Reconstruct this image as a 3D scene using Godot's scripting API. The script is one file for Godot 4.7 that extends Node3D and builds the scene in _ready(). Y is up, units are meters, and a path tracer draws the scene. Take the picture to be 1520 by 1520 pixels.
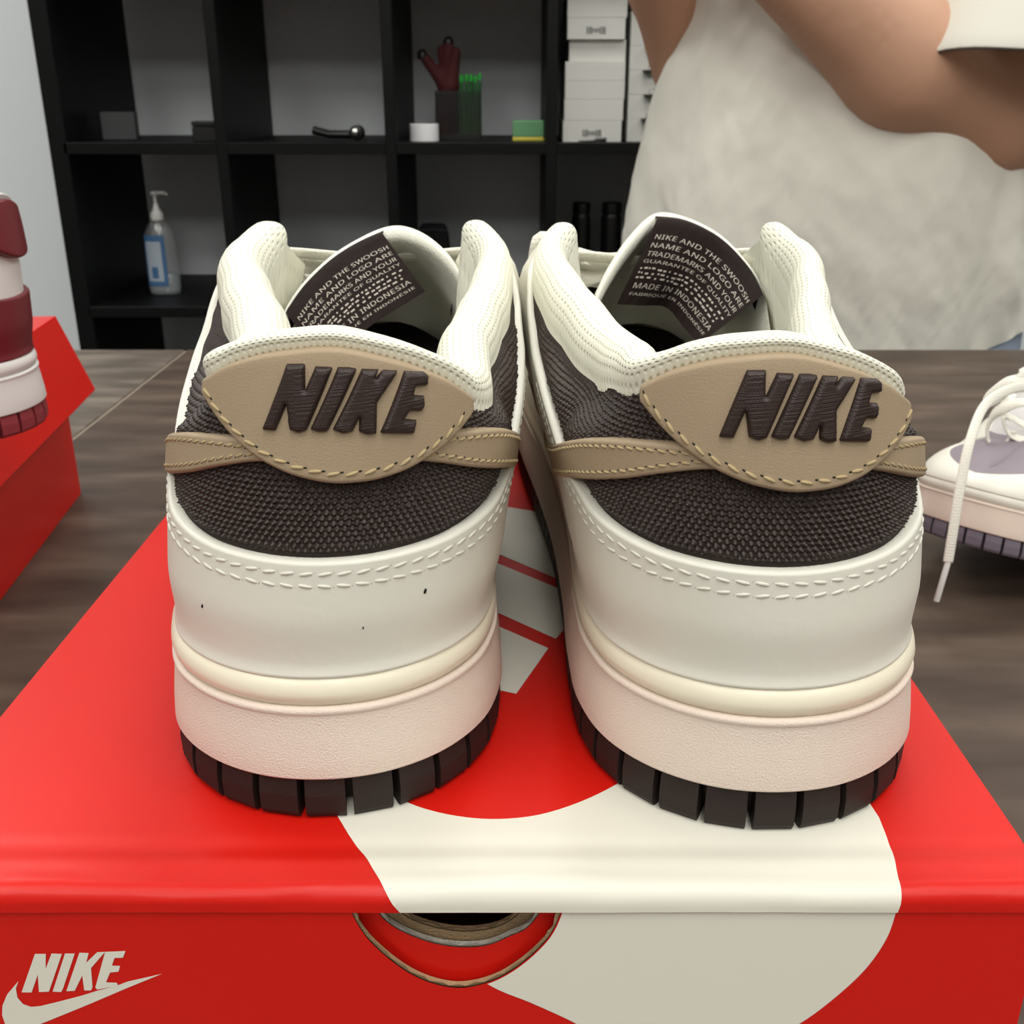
extends Node3D

const TABLE := 0.90            # height of the table top
const BY := 1.022              # height of the shoe box lid

var used := {}
var M := {}
var rng := RandomNumberGenerator.new()

# ---------------------------------------------------------------- mesh helpers
class G:
	var V := PackedVector3Array()
	var N := PackedVector3Array()
	var U := PackedVector2Array()
	var I := PackedInt32Array()

	# a grid of points, smooth normals by central differences; front face looks along du x dv
	func grid(nu: int, nv: int, f: Callable, m := 1.0, closed := false, uvs := Vector2.ONE) -> void:
		var base := V.size()
		var w := nu + 1
		var P := PackedVector3Array()
		P.resize(w * (nv + 1))
		for j in nv + 1:
			for i in w:
				var p: Vector3 = f.call(float(i) / nu, float(j) / nv)
				p.x *= m
				P[j * w + i] = p
		for j in nv + 1:
			for i in w:
				var il := i - 1
				var ir := i + 1
				if closed:
					if il < 0: il = nu - 1
					if ir > nu: ir = 1
				il = maxi(il, 0)
				ir = mini(ir, nu)
				var jl := maxi(j - 1, 0)
				var jr := mini(j + 1, nv)
				var du := P[j * w + ir] - P[j * w + il]
				var dv := P[jr * w + i] - P[jl * w + i]
				var n := du.cross(dv) * m
				if n.length_squared() < 1e-24:
					var j2 := mini(maxi(j, 1), nv - 1)
					du = P[j2 * w + ir] - P[j2 * w + il]
					n = du.cross(dv) * m
				V.append(P[j * w + i])
				N.append(n.normalized() if n.length_squared() > 1e-26 else Vector3.UP)
				U.append(Vector2(float(i) / nu * uvs.x, float(j) / nv * uvs.y))
		for j in nv:
			for i in nu:
				var a := base + j * w + i
				var b := a + 1
				var c := a + w
				var d := c + 1
				if m > 0:
					I.append_array([a, c, d, a, d, b])
				else:
					I.append_array([a, d, c, a, b, d])

	# flat triangle, clockwise seen from the front
	func tri(a: Vector3, b: Vector3, c: Vector3) -> void:
		var n := (c - a).cross(b - a).normalized()
		var k := V.size()
		V.append_array([a, b, c])
		N.append_array([n, n, n])
		U.append_array([Vector2(a.x, a.y), Vector2(b.x, b.y), Vector2(c.x, c.y)])
		I.append_array([k, k + 1, k + 2])

	func quad(a: Vector3, b: Vector3, c: Vector3, d: Vector3) -> void:
		tri(a, b, c)
		tri(a, c, d)

	# quad turned so that it faces away from «from»
	func quad_out(a: Vector3, b: Vector3, c: Vector3, d: Vector3, from: Vector3) -> void:
		if (c - a).cross(b - a).dot(a + b + c + d - from * 4.0) >= 0.0:
			quad(a, b, c, d)
		else:
			quad(a, d, c, b)

	func tri_out(a: Vector3, b: Vector3, c: Vector3, from: Vector3) -> void:
		if (c - a).cross(b - a).dot(a + b + c - from * 3.0) >= 0.0:
			tri(a, b, c)
		else:
			tri(a, c, b)

	# box with chamfered edges
	func box(c: Vector3, s: Vector3, r := 0.001, t := Basis()) -> void:
		var h := s * 0.5
		r = minf(r, minf(h.x, minf(h.y, h.z)) * 0.95)
		var P := {}
		for sx in [-1, 1]:
			for sy in [-1, 1]:
				for sz in [-1, 1]:
					var k := Vector3(sx, sy, sz)
					P[[sx, sy, sz, 0]] = c + t * (Vector3(h.x, h.y - r, h.z - r) * k)
					P[[sx, sy, sz, 1]] = c + t * (Vector3(h.x - r, h.y, h.z - r) * k)
					P[[sx, sy, sz, 2]] = c + t * (Vector3(h.x - r, h.y - r, h.z) * k)
		for q in [-1, 1]:
			quad_out(P[[q, -1, -1, 0]], P[[q, 1, -1, 0]], P[[q, 1, 1, 0]], P[[q, -1, 1, 0]], c)
			quad_out(P[[-1, q, -1, 1]], P[[1, q, -1, 1]], P[[1, q, 1, 1]], P[[-1, q, 1, 1]], c)
			quad_out(P[[-1, -1, q, 2]], P[[1, -1, q, 2]], P[[1, 1, q, 2]], P[[-1, 1, q, 2]], c)
			for e in [-1, 1]:
				quad_out(P[[q, e, -1, 0]], P[[q, e, 1, 0]], P[[q, e, 1, 1]], P[[q, e, -1, 1]], c)
				quad_out(P[[q, -1, e, 0]], P[[q, 1, e, 0]], P[[q, 1, e, 2]], P[[q, -1, e, 2]], c)
				quad_out(P[[-1, q, e, 1]], P[[1, q, e, 1]], P[[1, q, e, 2]], P[[-1, q, e, 2]], c)
				for d in [-1, 1]:
					tri_out(P[[q, e, d, 0]], P[[q, e, d, 1]], P[[q, e, d, 2]], c)

	# revolve a profile of (radius, height) about the y axis at c; sx, sz squash it
	func lathe(prof: Array, c: Vector3, n := 24, sx := 1.0, sz := 1.0) -> void:
		var k := prof.size() - 1
		grid(n, k, func(u: float, v: float):
			var p: Vector2 = prof[int(round(v * k))]
			return c + Vector3(sin(u * TAU) * p.x * sx, p.y, cos(u * TAU) * p.x * sz), 1.0, true)

	# tube along a path; the section is an ellipse w (across) by th (along «up»)
	func tube(path: PackedVector3Array, w: Callable, th: Callable, up: Vector3, n := 10) -> void:
		var k := path.size() - 1
		grid(n, k + 2, func(u: float, v: float):
			var jj := int(round(v * (k + 2)))
			var j := clampi(jj - 1, 0, k)
			var s := 0.0 if jj == 0 or jj == k + 2 else 1.0
			var tn := (path[mini(j + 1, k)] - path[maxi(j - 1, 0)]).normalized()
			var side := tn.cross(up).normalized()
			var nn := side.cross(tn).normalized()
			var f := float(j) / k
			return path[j] + side * cos(-u * TAU) * float(w.call(f)) * s + nn * sin(-u * TAU) * float(th.call(f)) * s, 1.0, true)

	# small six-sided seed shape for stitches
	func seed_shape(c: Vector3, along: Vector3, out: Vector3, l: float, r: float) -> void:
		var side := along.cross(out).normalized()
		var o2 := side.cross(along).normalized()
		grid(6, 4, func(u: float, v: float):
			var s := sin(v * PI)
			return c + along * (-cos(v * PI) * l * 0.5) + (side * cos(-u * TAU) + o2 * sin(-u * TAU)) * r * pow(s, 0.7), 1.0, true)

	func mesh() -> ArrayMesh:
		var a := []
		a.resize(Mesh.ARRAY_MAX)
		a[Mesh.ARRAY_VERTEX] = V
		a[Mesh.ARRAY_NORMAL] = N
		a[Mesh.ARRAY_TEX_UV] = U
		a[Mesh.ARRAY_INDEX] = I
		var am := ArrayMesh.new()
		am.add_surface_from_arrays(Mesh.PRIMITIVE_TRIANGLES, a)
		return am


func numbered(called: String) -> String:
	if not used.has(called):
		used[called] = 0
		return called
	used[called] += 1
	return "%s_%03d" % [called, used[called]]


func part(called: String, g, m: Material, parent: Node, kind := "") -> MeshInstance3D:
	var o := MeshInstance3D.new()
	o.name = called
	o.mesh = g.mesh() if g is G else g
	o.material_override = m
	if kind: o.set_meta("kind", kind)
	parent.add_child(o, true)
	if o.name != called:
		var k := 1
		var base := called
		while parent.has_node(NodePath("%s_%03d" % [base, k])):
			k += 1
		o.name = "%s_%03d" % [base, k]
	return o


func thing(called: String, label: String, category: String, at := Vector3.ZERO, turn := 0.0, group := "") -> Node3D:
	var o := Node3D.new()
	o.name = numbered(called)
	add_child(o)
	o.position = at
	o.rotation_degrees.y = turn
	tag(o, label, category, group)
	return o


func tag(o: Node, label: String, category: String, group := "") -> void:
	o.set_meta("label", label)
	o.set_meta("category", category)
	if group: o.set_meta("group", group)


func single(called: String, label: String, category: String, g: G, m: Material, at := Vector3.ZERO, turn := 0.0, group := "") -> MeshInstance3D:
	var o := MeshInstance3D.new()
	o.name = numbered(called)
	o.mesh = g.mesh()
	o.material_override = m
	add_child(o)
	o.position = at
	o.rotation_degrees.y = turn
	tag(o, label, category, group)
	return o


func struct(called: String, g: G, m: Material, label: String, category: String) -> MeshInstance3D:
	var o := single(called, label, category, g, m)
	o.set_meta("kind", "structure")
	return o


func w3(x: float, h: float, z: float) -> Vector3:
	return Vector3(x, BY + h, z)


func sm(a: float, b: float, x: float) -> float:
	var s := clampf((x - a) / (b - a), 0.0, 1.0)
	return s * s * (3.0 - 2.0 * s)


# smooth curve through (x, y) pairs
func cv(T: Array, x: float) -> float:
	var n := T.size() / 2
	if x <= T[0]: return T[1]
	if x >= T[2 * n - 2]: return T[2 * n - 1]
	var i := 0
	while x > T[2 * i + 2]: i += 1
	var x0: float = T[2 * i]
	var x1: float = T[2 * i + 2]
	var y0: float = T[2 * i + 1]
	var y1: float = T[2 * i + 3]
	var d := (y1 - y0) / (x1 - x0)
	var m0 := d
	var m1 := d
	if i > 0:
		var dl: float = (y0 - T[2 * i - 1]) / (x0 - T[2 * i - 2])
		m0 = 0.0 if dl * d <= 0.0 else 2.0 * dl * d / (dl + d)
	if i < n - 2:
		var dr: float = (T[2 * i + 5] - y1) / (T[2 * i + 4] - x1)
		m1 = 0.0 if dr * d <= 0.0 else 2.0 * dr * d / (dr + d)
	if i == 0 and T[0] == 0.0: m0 = 0.0
	var h := x1 - x0
	var s := (x - x0) / h
	var s2 := s * s
	var s3 := s2 * s
	return (2 * s3 - 3 * s2 + 1) * y0 + (s3 - 2 * s2 + s) * h * m0 + (3 * s2 - 2 * s3) * y1 + (s3 - s2) * h * m1


func pv(a: Array) -> PackedVector3Array:
	var p := PackedVector3Array()
	for v in a: p.append(v)
	return p


func pv2(a: Array, k := 1.0) -> PackedVector2Array:
	var p := PackedVector2Array()
	for i in a.size() / 2: p.append(Vector2(a[2 * i], a[2 * i + 1]) * k)
	return p


# smooth path through a few points
func smooth(P: PackedVector3Array, per := 8) -> PackedVector3Array:
	var out := PackedVector3Array()
	var n := P.size()
	for i in n - 1:
		for k in per:
			out.append(P[i].cubic_interpolate(P[i + 1], P[maxi(i - 1, 0)], P[mini(i + 2, n - 1)], float(k) / per))
	out.append(P[n - 1])
	return out


# cut a flat polygon into small triangles (units of the polygon: millimetres)
func tess(poly: PackedVector2Array, cell: float) -> PackedVector2Array:
	var lo := poly[0]
	var hi := poly[0]
	for p in poly:
		lo = lo.min(p)
		hi = hi.max(p)
	var out := PackedVector2Array()
	var nx := int(ceil((hi.x - lo.x) / cell))
	var ny := int(ceil((hi.y - lo.y) / cell))
	for i in nx:
		for j in ny:
			var a := lo + Vector2(i, j) * cell
			var sq := PackedVector2Array([a, a + Vector2(cell, 0), a + Vector2(cell, cell), a + Vector2(0, cell)])
			for piece in Geometry2D.intersect_polygons(poly, sq):
				var ix := Geometry2D.triangulate_polygon(piece)
				for k in ix.size() / 3:
					var p: Vector2 = piece[ix[3 * k]]
					var q: Vector2 = piece[ix[3 * k + 1]]
					var r: Vector2 = piece[ix[3 * k + 2]]
					if (q - p).cross(r - p) > 0.0:
						out.append_array([p, r, q])
					else:
						out.append_array([p, q, r])
	return out   # clockwise with y up


# triangles of tess() laid on a surface: f(Vector2) -> Vector3; smooth normals
func laid(T: PackedVector2Array, f: Callable, flip := false) -> ArrayMesh:
	var st := SurfaceTool.new()
	st.begin(Mesh.PRIMITIVE_TRIANGLES)
	var cache := {}
	for k in T.size() / 3:
		for q in ([0, 2, 1] if flip else [0, 1, 2]):
			var p := T[3 * k + q]
			var key := Vector2i(p * 2000.0)
			if not cache.has(key): cache[key] = f.call(p)
			st.set_uv(p)
			st.add_vertex(cache[key])
	st.index()
	st.generate_normals()
	return st.commit()


func edge_dist(p: Vector2, poly: PackedVector2Array) -> float:
	var d := 1e9
	for i in poly.size():
		d = minf(d, p.distance_to(Geometry2D.get_closest_point_to_segment(p, poly[i], poly[(i + 1) % poly.size()])))
	return d


# letters of one line as triangles in a box 0..1 by 0..1 (y up)
func text_tris(s: String, bold := true) -> PackedVector2Array:
	var tm := TextMesh.new()
	var f := SystemFont.new()
	f.font_names = PackedStringArray(["Droid Sans"])
	if bold: f.font_weight = 700
	tm.font = f
	tm.text = s
	tm.font_size = 32
	tm.depth = 0.0
	tm.pixel_size = 0.01
	tm.curve_step = 2.0
	var out := PackedVector2Array()
	if tm.get_surface_count() == 0: return out
	var a := tm.surface_get_arrays(0)
	var v: PackedVector3Array = a[Mesh.ARRAY_VERTEX]
	var ix: PackedInt32Array = a[Mesh.ARRAY_INDEX] if a[Mesh.ARRAY_INDEX] != null else PackedInt32Array(range(v.size()))
	var lo := Vector2(1e9, 1e9)
	var hi := -lo
	for p in v:
		lo = lo.min(Vector2(p.x, p.y))
		hi = hi.max(Vector2(p.x, p.y))
	for k in ix:
		out.append((Vector2(v[k].x, v[k].y) - lo) / (hi - lo))
	return out


# ---------------------------------------------------------------- materials
func ntex(freq: float, oct: int, ramp: Array, sd: int, size := 512, kind := FastNoiseLite.TYPE_SIMPLEX_SMOOTH) -> NoiseTexture2D:
	var n := FastNoiseLite.new()
	n.noise_type = kind
	n.frequency = freq
	n.fractal_octaves = oct
	n.seed = sd
	var t := NoiseTexture2D.new()
	t.width = size
	t.height = size
	t.seamless = true
	t.noise = n
	if ramp.size():
		var g := Gradient.new()
		g.offsets = PackedFloat32Array()
		var offs := PackedFloat32Array()
		var cols := PackedColorArray()
		for i in ramp.size() / 2:
			offs.append(ramp[2 * i])
			cols.append(ramp[2 * i + 1])
		g.offsets = offs
		g.colors = cols
		t.color_ramp = g
	return t


func c8(r: float, g: float, b: float) -> Color:
	return Color(r / 255.0, g / 255.0, b / 255.0)


func mat(c: Color, rough := 0.6, bump: Texture2D = null, cm := 0.05, scale := Vector3.ONE * 20.0, spec := 0.5) -> StandardMaterial3D:
	var m := StandardMaterial3D.new()
	m.albedo_color = c
	m.roughness = rough
	m.metallic_specular = spec
	m.uv1_triplanar = true
	m.uv1_scale = scale
	if bump:
		m.heightmap_enabled = true
		m.heightmap_texture = bump
		m.heightmap_scale = cm
	return m

# ---------------------------------------------------------------- the sneaker's base shape
# local frame: y up, rearmost point of the midsole at the origin, toe towards -z, medial side +x.
# «a» is the arc length from the heel along the outline (medial positive), «h» the height.
const HB := 0.0305
const A1 := 0.1625
const LAT := [0.0, 0.0, 0.002, 0.0118, 0.008, 0.0222, 0.018, 0.0305, 0.032, 0.0349, 0.05, 0.0362, 0.08, 0.0366, 0.12, 0.0400, 0.16, 0.0450, 0.195, 0.049, 0.225, 0.050, 0.25, 0.046, 0.275, 0.035, 0.29, 0.020, 0.297, 0.0]
const MED := [0.0, 0.0, 0.002, 0.0118, 0.008, 0.0220, 0.018, 0.0300, 0.032, 0.0343, 0.05, 0.0353, 0.08, 0.0348, 0.12, 0.0355, 0.16, 0.0385, 0.195, 0.0420, 0.225, 0.0440, 0.25, 0.0435, 0.275, 0.037, 0.29, 0.026, 0.297, 0.0]
const HS := [0.0, 0.0935, 0.010, 0.0920, 0.0195, 0.0888, 0.027, 0.0843, 0.0305, 0.0822, 0.04, 0.0800, 0.055, 0.0785, 0.0705, 0.0783, 0.0905, 0.0795, 0.1105, 0.081, 0.1305, 0.083, 0.1505, 0.0875, 0.1625, 0.095]
const EDGE := [0.0, 0.0553, 0.02, 0.0560, 0.03, 0.0570, 0.042, 0.0590, 0.05, 0.0612, 0.0655, 0.0640, 0.0755, 0.0680, 0.0955, 0.0730, 0.1205, 0.0780, 0.1405, 0.0850, 0.1625, 0.0955]
const ROLL_H := [0.0, 0.0029, 0.02, 0.0038, 0.03, 0.006, 0.045, 0.0085, 0.07, 0.0105, 0.11, 0.012, 0.14, 0.011, 0.1625, 0.005]
const ROLL_W := [0.0, 0.0060, 0.025, 0.0068, 0.035, 0.0095, 0.05, 0.0115, 0.1, 0.0112, 0.14, 0.0100, 0.1625, 0.0085]
const INSET := [0.0, 0.0, 0.026, 0.0, 0.033, 0.0025, 0.045, 0.0012, 0.06, 0.0012, 0.075, 0.002, 0.09, 0.0035, 0.1, 0.0055, 0.13, 0.012]
const STRAP_HI := [0.0, 0.0778, 0.02, 0.0770, 0.03, 0.0757, 0.04, 0.0733, 0.052, 0.0693, 0.07, 0.0630, 0.09, 0.0580, 0.13, 0.0530, 0.17, 0.0530, 0.205, 0.0580, 0.242, 0.0640]
const STRAP_LO := [0.0, 0.0742, 0.0127, 0.0733, 0.02, 0.0716, 0.03, 0.0683, 0.047, 0.0630, 0.07, 0.0555, 0.09, 0.0495, 0.13, 0.0430, 0.17, 0.0400, 0.205, 0.0410, 0.228, 0.0480, 0.242, 0.0620]
const TAB_LO := [0.0, 0.0702, 0.006, 0.0707, 0.0125, 0.0722, 0.0195, 0.0751, 0.025, 0.0783, 0.0285, 0.0808, 0.0302, 0.0818]
const THROAT := [[0.0, 0, 0, 0], [0.12, 0.031, 0.0925, 0.152], [0.22, 0.0275, 0.0840, 0.166], [0.34, 0.0240, 0.0735, 0.189], [0.44, 0.0195, 0.0640, 0.212], [0.5, 0.0115, 0.0595, 0.226], [0.55, 0.0, 0.0585, 0.232], [0.75, 0.0, 0.0535, 0.247], [1.0, 0.0, 0.042, 0.270]]

var ringp := PackedVector2Array()   # even steps of arc length
var ringn := PackedVector2Array()
var TOT := 0.0
var RN := 1600
var t_hs := PackedFloat32Array()
var t_in := PackedFloat32Array()
var t_sh := PackedFloat32Array()
var side := 1.0      # 1 while a left shoe is built, -1 for a right one


func make_ring() -> void:
	var P := PackedVector2Array()
	for i in MED.size() / 2: P.append(Vector2(MED[2 * i + 1], -MED[2 * i]))
	for i in range(LAT.size() / 2 - 2, 0, -1): P.append(Vector2(-LAT[2 * i + 1], -LAT[2 * i]))
	var n := P.size()
	var D := PackedVector2Array()
	for i in n:
		var p0 := P[(i - 1 + n) % n]
		var p1 := P[i]
		var p2 := P[(i + 1) % n]
		var p3 := P[(i + 2) % n]
		var d1 := p1.distance_to(p2)
		var dl := p0.distance_to(p1)
		var dr := p2.distance_to(p3)
		var m1 := d1 * ((p1 - p0) / dl * d1 + (p2 - p1) / d1 * dl) / (dl + d1)
		var m2 := d1 * ((p2 - p1) / d1 * dr + (p3 - p2) / dr * d1) / (dr + d1)
		for k in 32:
			var s := k / 32.0
			var s2 := s * s
			var s3 := s2 * s
			D.append((2 * s3 - 3 * s2 + 1) * p1 + (s3 - 2 * s2 + s) * m1 + (3 * s2 - 2 * s3) * p2 + (s3 - s2) * m2)
	D.append(D[0])
	var cum := PackedFloat32Array([0.0])
	for i in D.size() - 1: cum.append(cum[i] + D[i].distance_to(D[i + 1]))
	TOT = cum[cum.size() - 1]
	var j := 0
	for i in RN:
		var s := TOT * i / RN
		while j < D.size() - 2 and cum[j + 1] < s: j += 1
		ringp.append(D[j].lerp(D[j + 1], (s - cum[j]) / maxf(cum[j + 1] - cum[j], 1e-9)))
	for i in RN:
		var tn := (ringp[(i + 3) % RN] - ringp[(i - 3 + RN) % RN]).normalized()
		ringn.append(Vector2(-tn.y, tn.x))
	for i in 400:
		t_hs.append(cv(HS, i * 0.0005))
		t_in.append(cv(INSET, i * 0.0005))
		t_sh.append(maxf(cv(STRAP_HI, i * 0.0005), cv(EDGE, i * 0.0005)))


func look(T: PackedFloat32Array, x: float) -> float:
	var f := clampf(x * 2000.0, 0.0, 398.0)
	var i := int(f)
	return lerpf(T[i], T[i + 1], f - i)


func Op(a: float) -> Vector2:
	var f := fposmod(a / TOT, 1.0) * RN
	var i := int(f) % RN
	return ringp[i].lerp(ringp[(i + 1) % RN], f - floorf(f))


func On(a: float) -> Vector2:
	var f := fposmod(a / TOT, 1.0) * RN
	var i := int(f) % RN
	return ringn[i].lerp(ringn[(i + 1) % RN], f - floorf(f))


func bend(p: Vector3) -> Vector3:
	var t := -p.z - 0.2
	if t > 0.0: p.y += t * t * 1.25
	return p


# a ring of the sole: outline moved out by «off» at height h
func R3(a: float, off: float, h: float) -> Vector3:
	var q := Op(a) + On(a) * off
	return bend(Vector3(q.x, h, q.y))


# the heel tab of both shoes is sewn on a little askew
func skew(a: float) -> float:
	return -a * side * 0.080 * (1.0 - sm(0.03, 0.07, absf(a)))


func hs_at(a: float) -> float:
	return look(t_hs, absf(tab_a(a))) + skew(a)


func tab_a(a: float) -> float:
	return a - side * 0.0013 * (1.0 - sm(0.02, 0.06, absf(a)))


func P3(a: float, h: float, off := 0.0) -> Vector3:
	a = fposmod(a + TOT * 0.5, TOT) - TOT * 0.5
	var p := Op(a)
	var n := On(a)
	var t := -p.y
	var i := look(t_in, h)
	var sh := look(t_sh, absf(a))
	i -= (0.0052 if a > 0.0 else (0.0056 if side > 0.0 else 0.0034)) * sm(0.025, 0.09, t) * sm(0.035, 0.07, h) * (1.0 - sm(0.084, 0.104, h))
	i += sm(0.05, 0.14, t) * pow(clampf((h - 0.08) / 0.02, 0.0, 1.5), 1.3) * 0.006
	i += 0.004 * sm(maxf(0.072, sh), maxf(0.072, sh) + 0.010, h) * sm(0.02, 0.05, t)
	i += (0.0086 if a < 0.0 else 0.0030) * sm(sh + 0.0006, sh + 0.0090, h) * sm(0.008, 0.022, t) * (1.0 - (0.55 if a < 0.0 else 1.0) * sm(0.035, 0.09, t)) * (1.0 - sm(0.12, 0.15, t))
	var q := p - n * (i - off)
	return Vector3(q.x + 0.006 * sm(0.02, 0.095, h) * (1.0 - sm(0.16, 0.26, t)), h, q.y)


func throat(q: float, sg: float) -> Vector3:
	var pts := PackedVector3Array()
	var i := 0
	while i < THROAT.size() - 2 and q > THROAT[i + 1][0]: i += 1
	for k in [i - 1, i, i + 1, i + 2]:
		var kk := clampi(k, 0, THROAT.size() - 1)
		var r: Array = THROAT[kk]
		if kk == 0: pts.append(P3(sg * A1, look(t_hs, A1)))
		else: pts.append(Vector3(r[1] * sg + 0.003 * (1.0 - sm(0.3, 0.5, q)), r[2], -r[3]))
	var s: float = (q - THROAT[i][0]) / (THROAT[i + 1][0] - THROAT[i][0])
	return pts[1].cubic_interpolate(pts[2], pts[0], pts[3], clampf(s, 0.0, 1.0))


func S3(a: float, v: float) -> Vector3:
	a = fposmod(a + TOT * 0.5, TOT) - TOT * 0.5
	var aa := absf(a)
	if aa <= A1:
		return P3(a, lerpf(HB, hs_at(a), v))
	var q := (aa - A1) / (TOT * 0.5 - A1)
	var T := throat(q, signf(a))
	var B := P3(a, HB)
	var w := sm(A1, A1 + 0.06, aa)
	var n := On(a)
	var p1 := B.lerp(T, v) + Vector3(n.x, 0, n.y) * 0.006 * sin(PI * v) * (1.0 - w)
	var gx := 1.0 - cos(v * PI * 0.5)
	var gy := sin(v * PI * 0.5)
	var p2 := Vector3(lerpf(B.x, T.x, gx), lerpf(B.y, T.y, gy), lerpf(B.z, T.z, gx))
	var p := p1.lerp(p2, 0.9 * w)
	var w0 := sm(A1, A1 + 0.025, aa)
	if w0 < 1.0:
		var p0 := P3(a, lerpf(HB, T.y, v)) + (T - P3(a, T.y)) * v * v
		p = p0.lerp(p, w0)
	return bend(p)


func v_of(a: float, h: float) -> float:
	var aa := absf(a)
	var top := hs_at(a) if aa <= A1 else throat((aa - A1) / (TOT * 0.5 - A1), 1.0).y
	return clampf((h - HB) / (top - HB), 0.0, 1.0)


func SN(a: float, v: float) -> Vector3:
	var e := 0.0015
	var dv := 0.02
	var v0 := maxf(v - dv, 0.0)
	var v1 := minf(v + dv, 1.0)
	var n := (S3(a + e, v) - S3(a - e, v)).cross(S3(a, v1) - S3(a, v0))
	return n.normalized() if n.length_squared() > 1e-20 else Vector3.UP


func rnd(x: float) -> float:
	x = clampf(x, 0.0, 1.0)
	return sqrt(1.0 - (1.0 - x) * (1.0 - x))


# a layer of material on the upper between lo(a) and hi(a) (as v), «off» thick, edges rounded; lift puts it above another layer
func patch(g: G, a0: float, a1: float, na: int, lo: Callable, hi: Callable, nv: int, off: float, m: float, lift := 0.0, ends := true, r := 0.0008) -> void:
	var cols := PackedFloat32Array()
	if ends:
		for x in [0.0, 0.1, 0.3, 0.6, 1.0]: cols.append(a0 + x * r)
	for i in na + 1:
		var x := lerpf(a0, a1, float(i) / na)
		if ends and (x < a0 + 1.2 * r or x > a1 - 1.2 * r): continue
		cols.append(x)
	if ends:
		for x in [1.0, 0.6, 0.3, 0.1, 0.0]: cols.append(a1 - x * r)
	var nc := cols.size() - 1
	var rows := nv + 10
	g.grid(nc, rows, func(u: float, w: float):
		var a := cols[int(round(u * nc))]
		var l: float = lo.call(a)
		var h: float = hi.call(a)
		var span := (S3(a, h) - S3(a, l)).length()
		var j := int(round(w * rows))
		var rr := minf(r, span * 0.3)
		var d := 0.0
		var steps := [0.0, 0.0, 0.1, 0.3, 0.6]
		if j < 5: d = steps[j] * rr
		elif j > rows - 5: d = span - steps[rows - j] * rr
		else: d = lerpf(rr, span - rr, float(j - 5) / (rows - 10))
		var v := lerpf(l, h, d / maxf(span, 1e-6))
		var k := rnd(minf(d, span - d) / maxf(rr, 1e-6))
		if ends: k *= rnd(minf(a - a0, a1 - a) / r)
		var o := (off + lift) * (0.3 + 0.7 * k) if j > 0 and j < rows else -0.0018
		return S3(a, v) + SN(a, v) * o, m)


func stitches(g: G, pts: Callable, s0: float, s1: float, step: float, l: float, r: float, lift: float, m: float, tilt := 0.0, gap: G = null) -> void:
	# pts(s) -> (a, v); s runs along a
	var s := s0
	while s < s1:
		var p: Vector2 = pts.call(s)
		var q: Vector2 = pts.call(s + 0.0008)
		var A := S3(p.x, p.y)
		var B := S3(q.x, q.y)
		var n := SN(p.x, p.y)
		var al := (B - A).normalized()
		al = al.rotated(n, tilt)
		var c := A + n * lift
		c.x *= m
		al.x *= m
		n.x *= m
		g.seed_shape(c, al, n, l, r)
		if gap:
			var e := c + al * step * 0.5 - n * 0.00015
			gap.seed_shape(e, al, n, step - l + 0.0003, r * 0.75)
		s += step * 0.0008 / maxf((B - A).length(), 1e-6)


func sole_ring(g: G, prof: Array, n: int, m: float) -> void:
	var k := prof.size() - 1
	g.grid(n, k, func(u: float, v: float):
		var q: Array = prof[int(round(v * k))]
		return R3(u * TOT, q[0], q[1]), m, true)


const LETTERS := {
	"N": [-12.31, 79.56, -9.65, 79.55, -7.69, 84.02, -7.13, 79.87, -5.36, 79.29, -3.87, 79.77, 0.89, 90.34, -2.34, 90.49, -4.21, 86.66, -4.25, 90.91, -7.73, 90.79],
	"I": [-3.24, 79.97, -1.63, 79.48, -0.05, 79.57, 5.25, 89.93, 3.66, 90.27, 1.74, 90.29],
	"K": [6.1, 89.89, 9.23, 89.65, 8.64, 88.28, 10.0, 89.52, 12.92, 89.17, 8.83, 84.13, 8.76, 78.78, 7.01, 78.71, 5.48, 79.37, 5.59, 81.76, 4.43, 79.43, 2.59, 79.15, 0.81, 79.91],
	"E": [14.07, 89.02, 17.99, 88.5, 18.9, 87.79, 18.63, 86.12, 16.2, 86.22, 15.69, 84.77, 17.84, 84.41, 17.93, 82.78, 17.31, 81.84, 14.95, 82.15, 13.9, 80.85, 16.35, 80.35, 15.77, 78.08, 9.4, 78.85],
}


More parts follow.
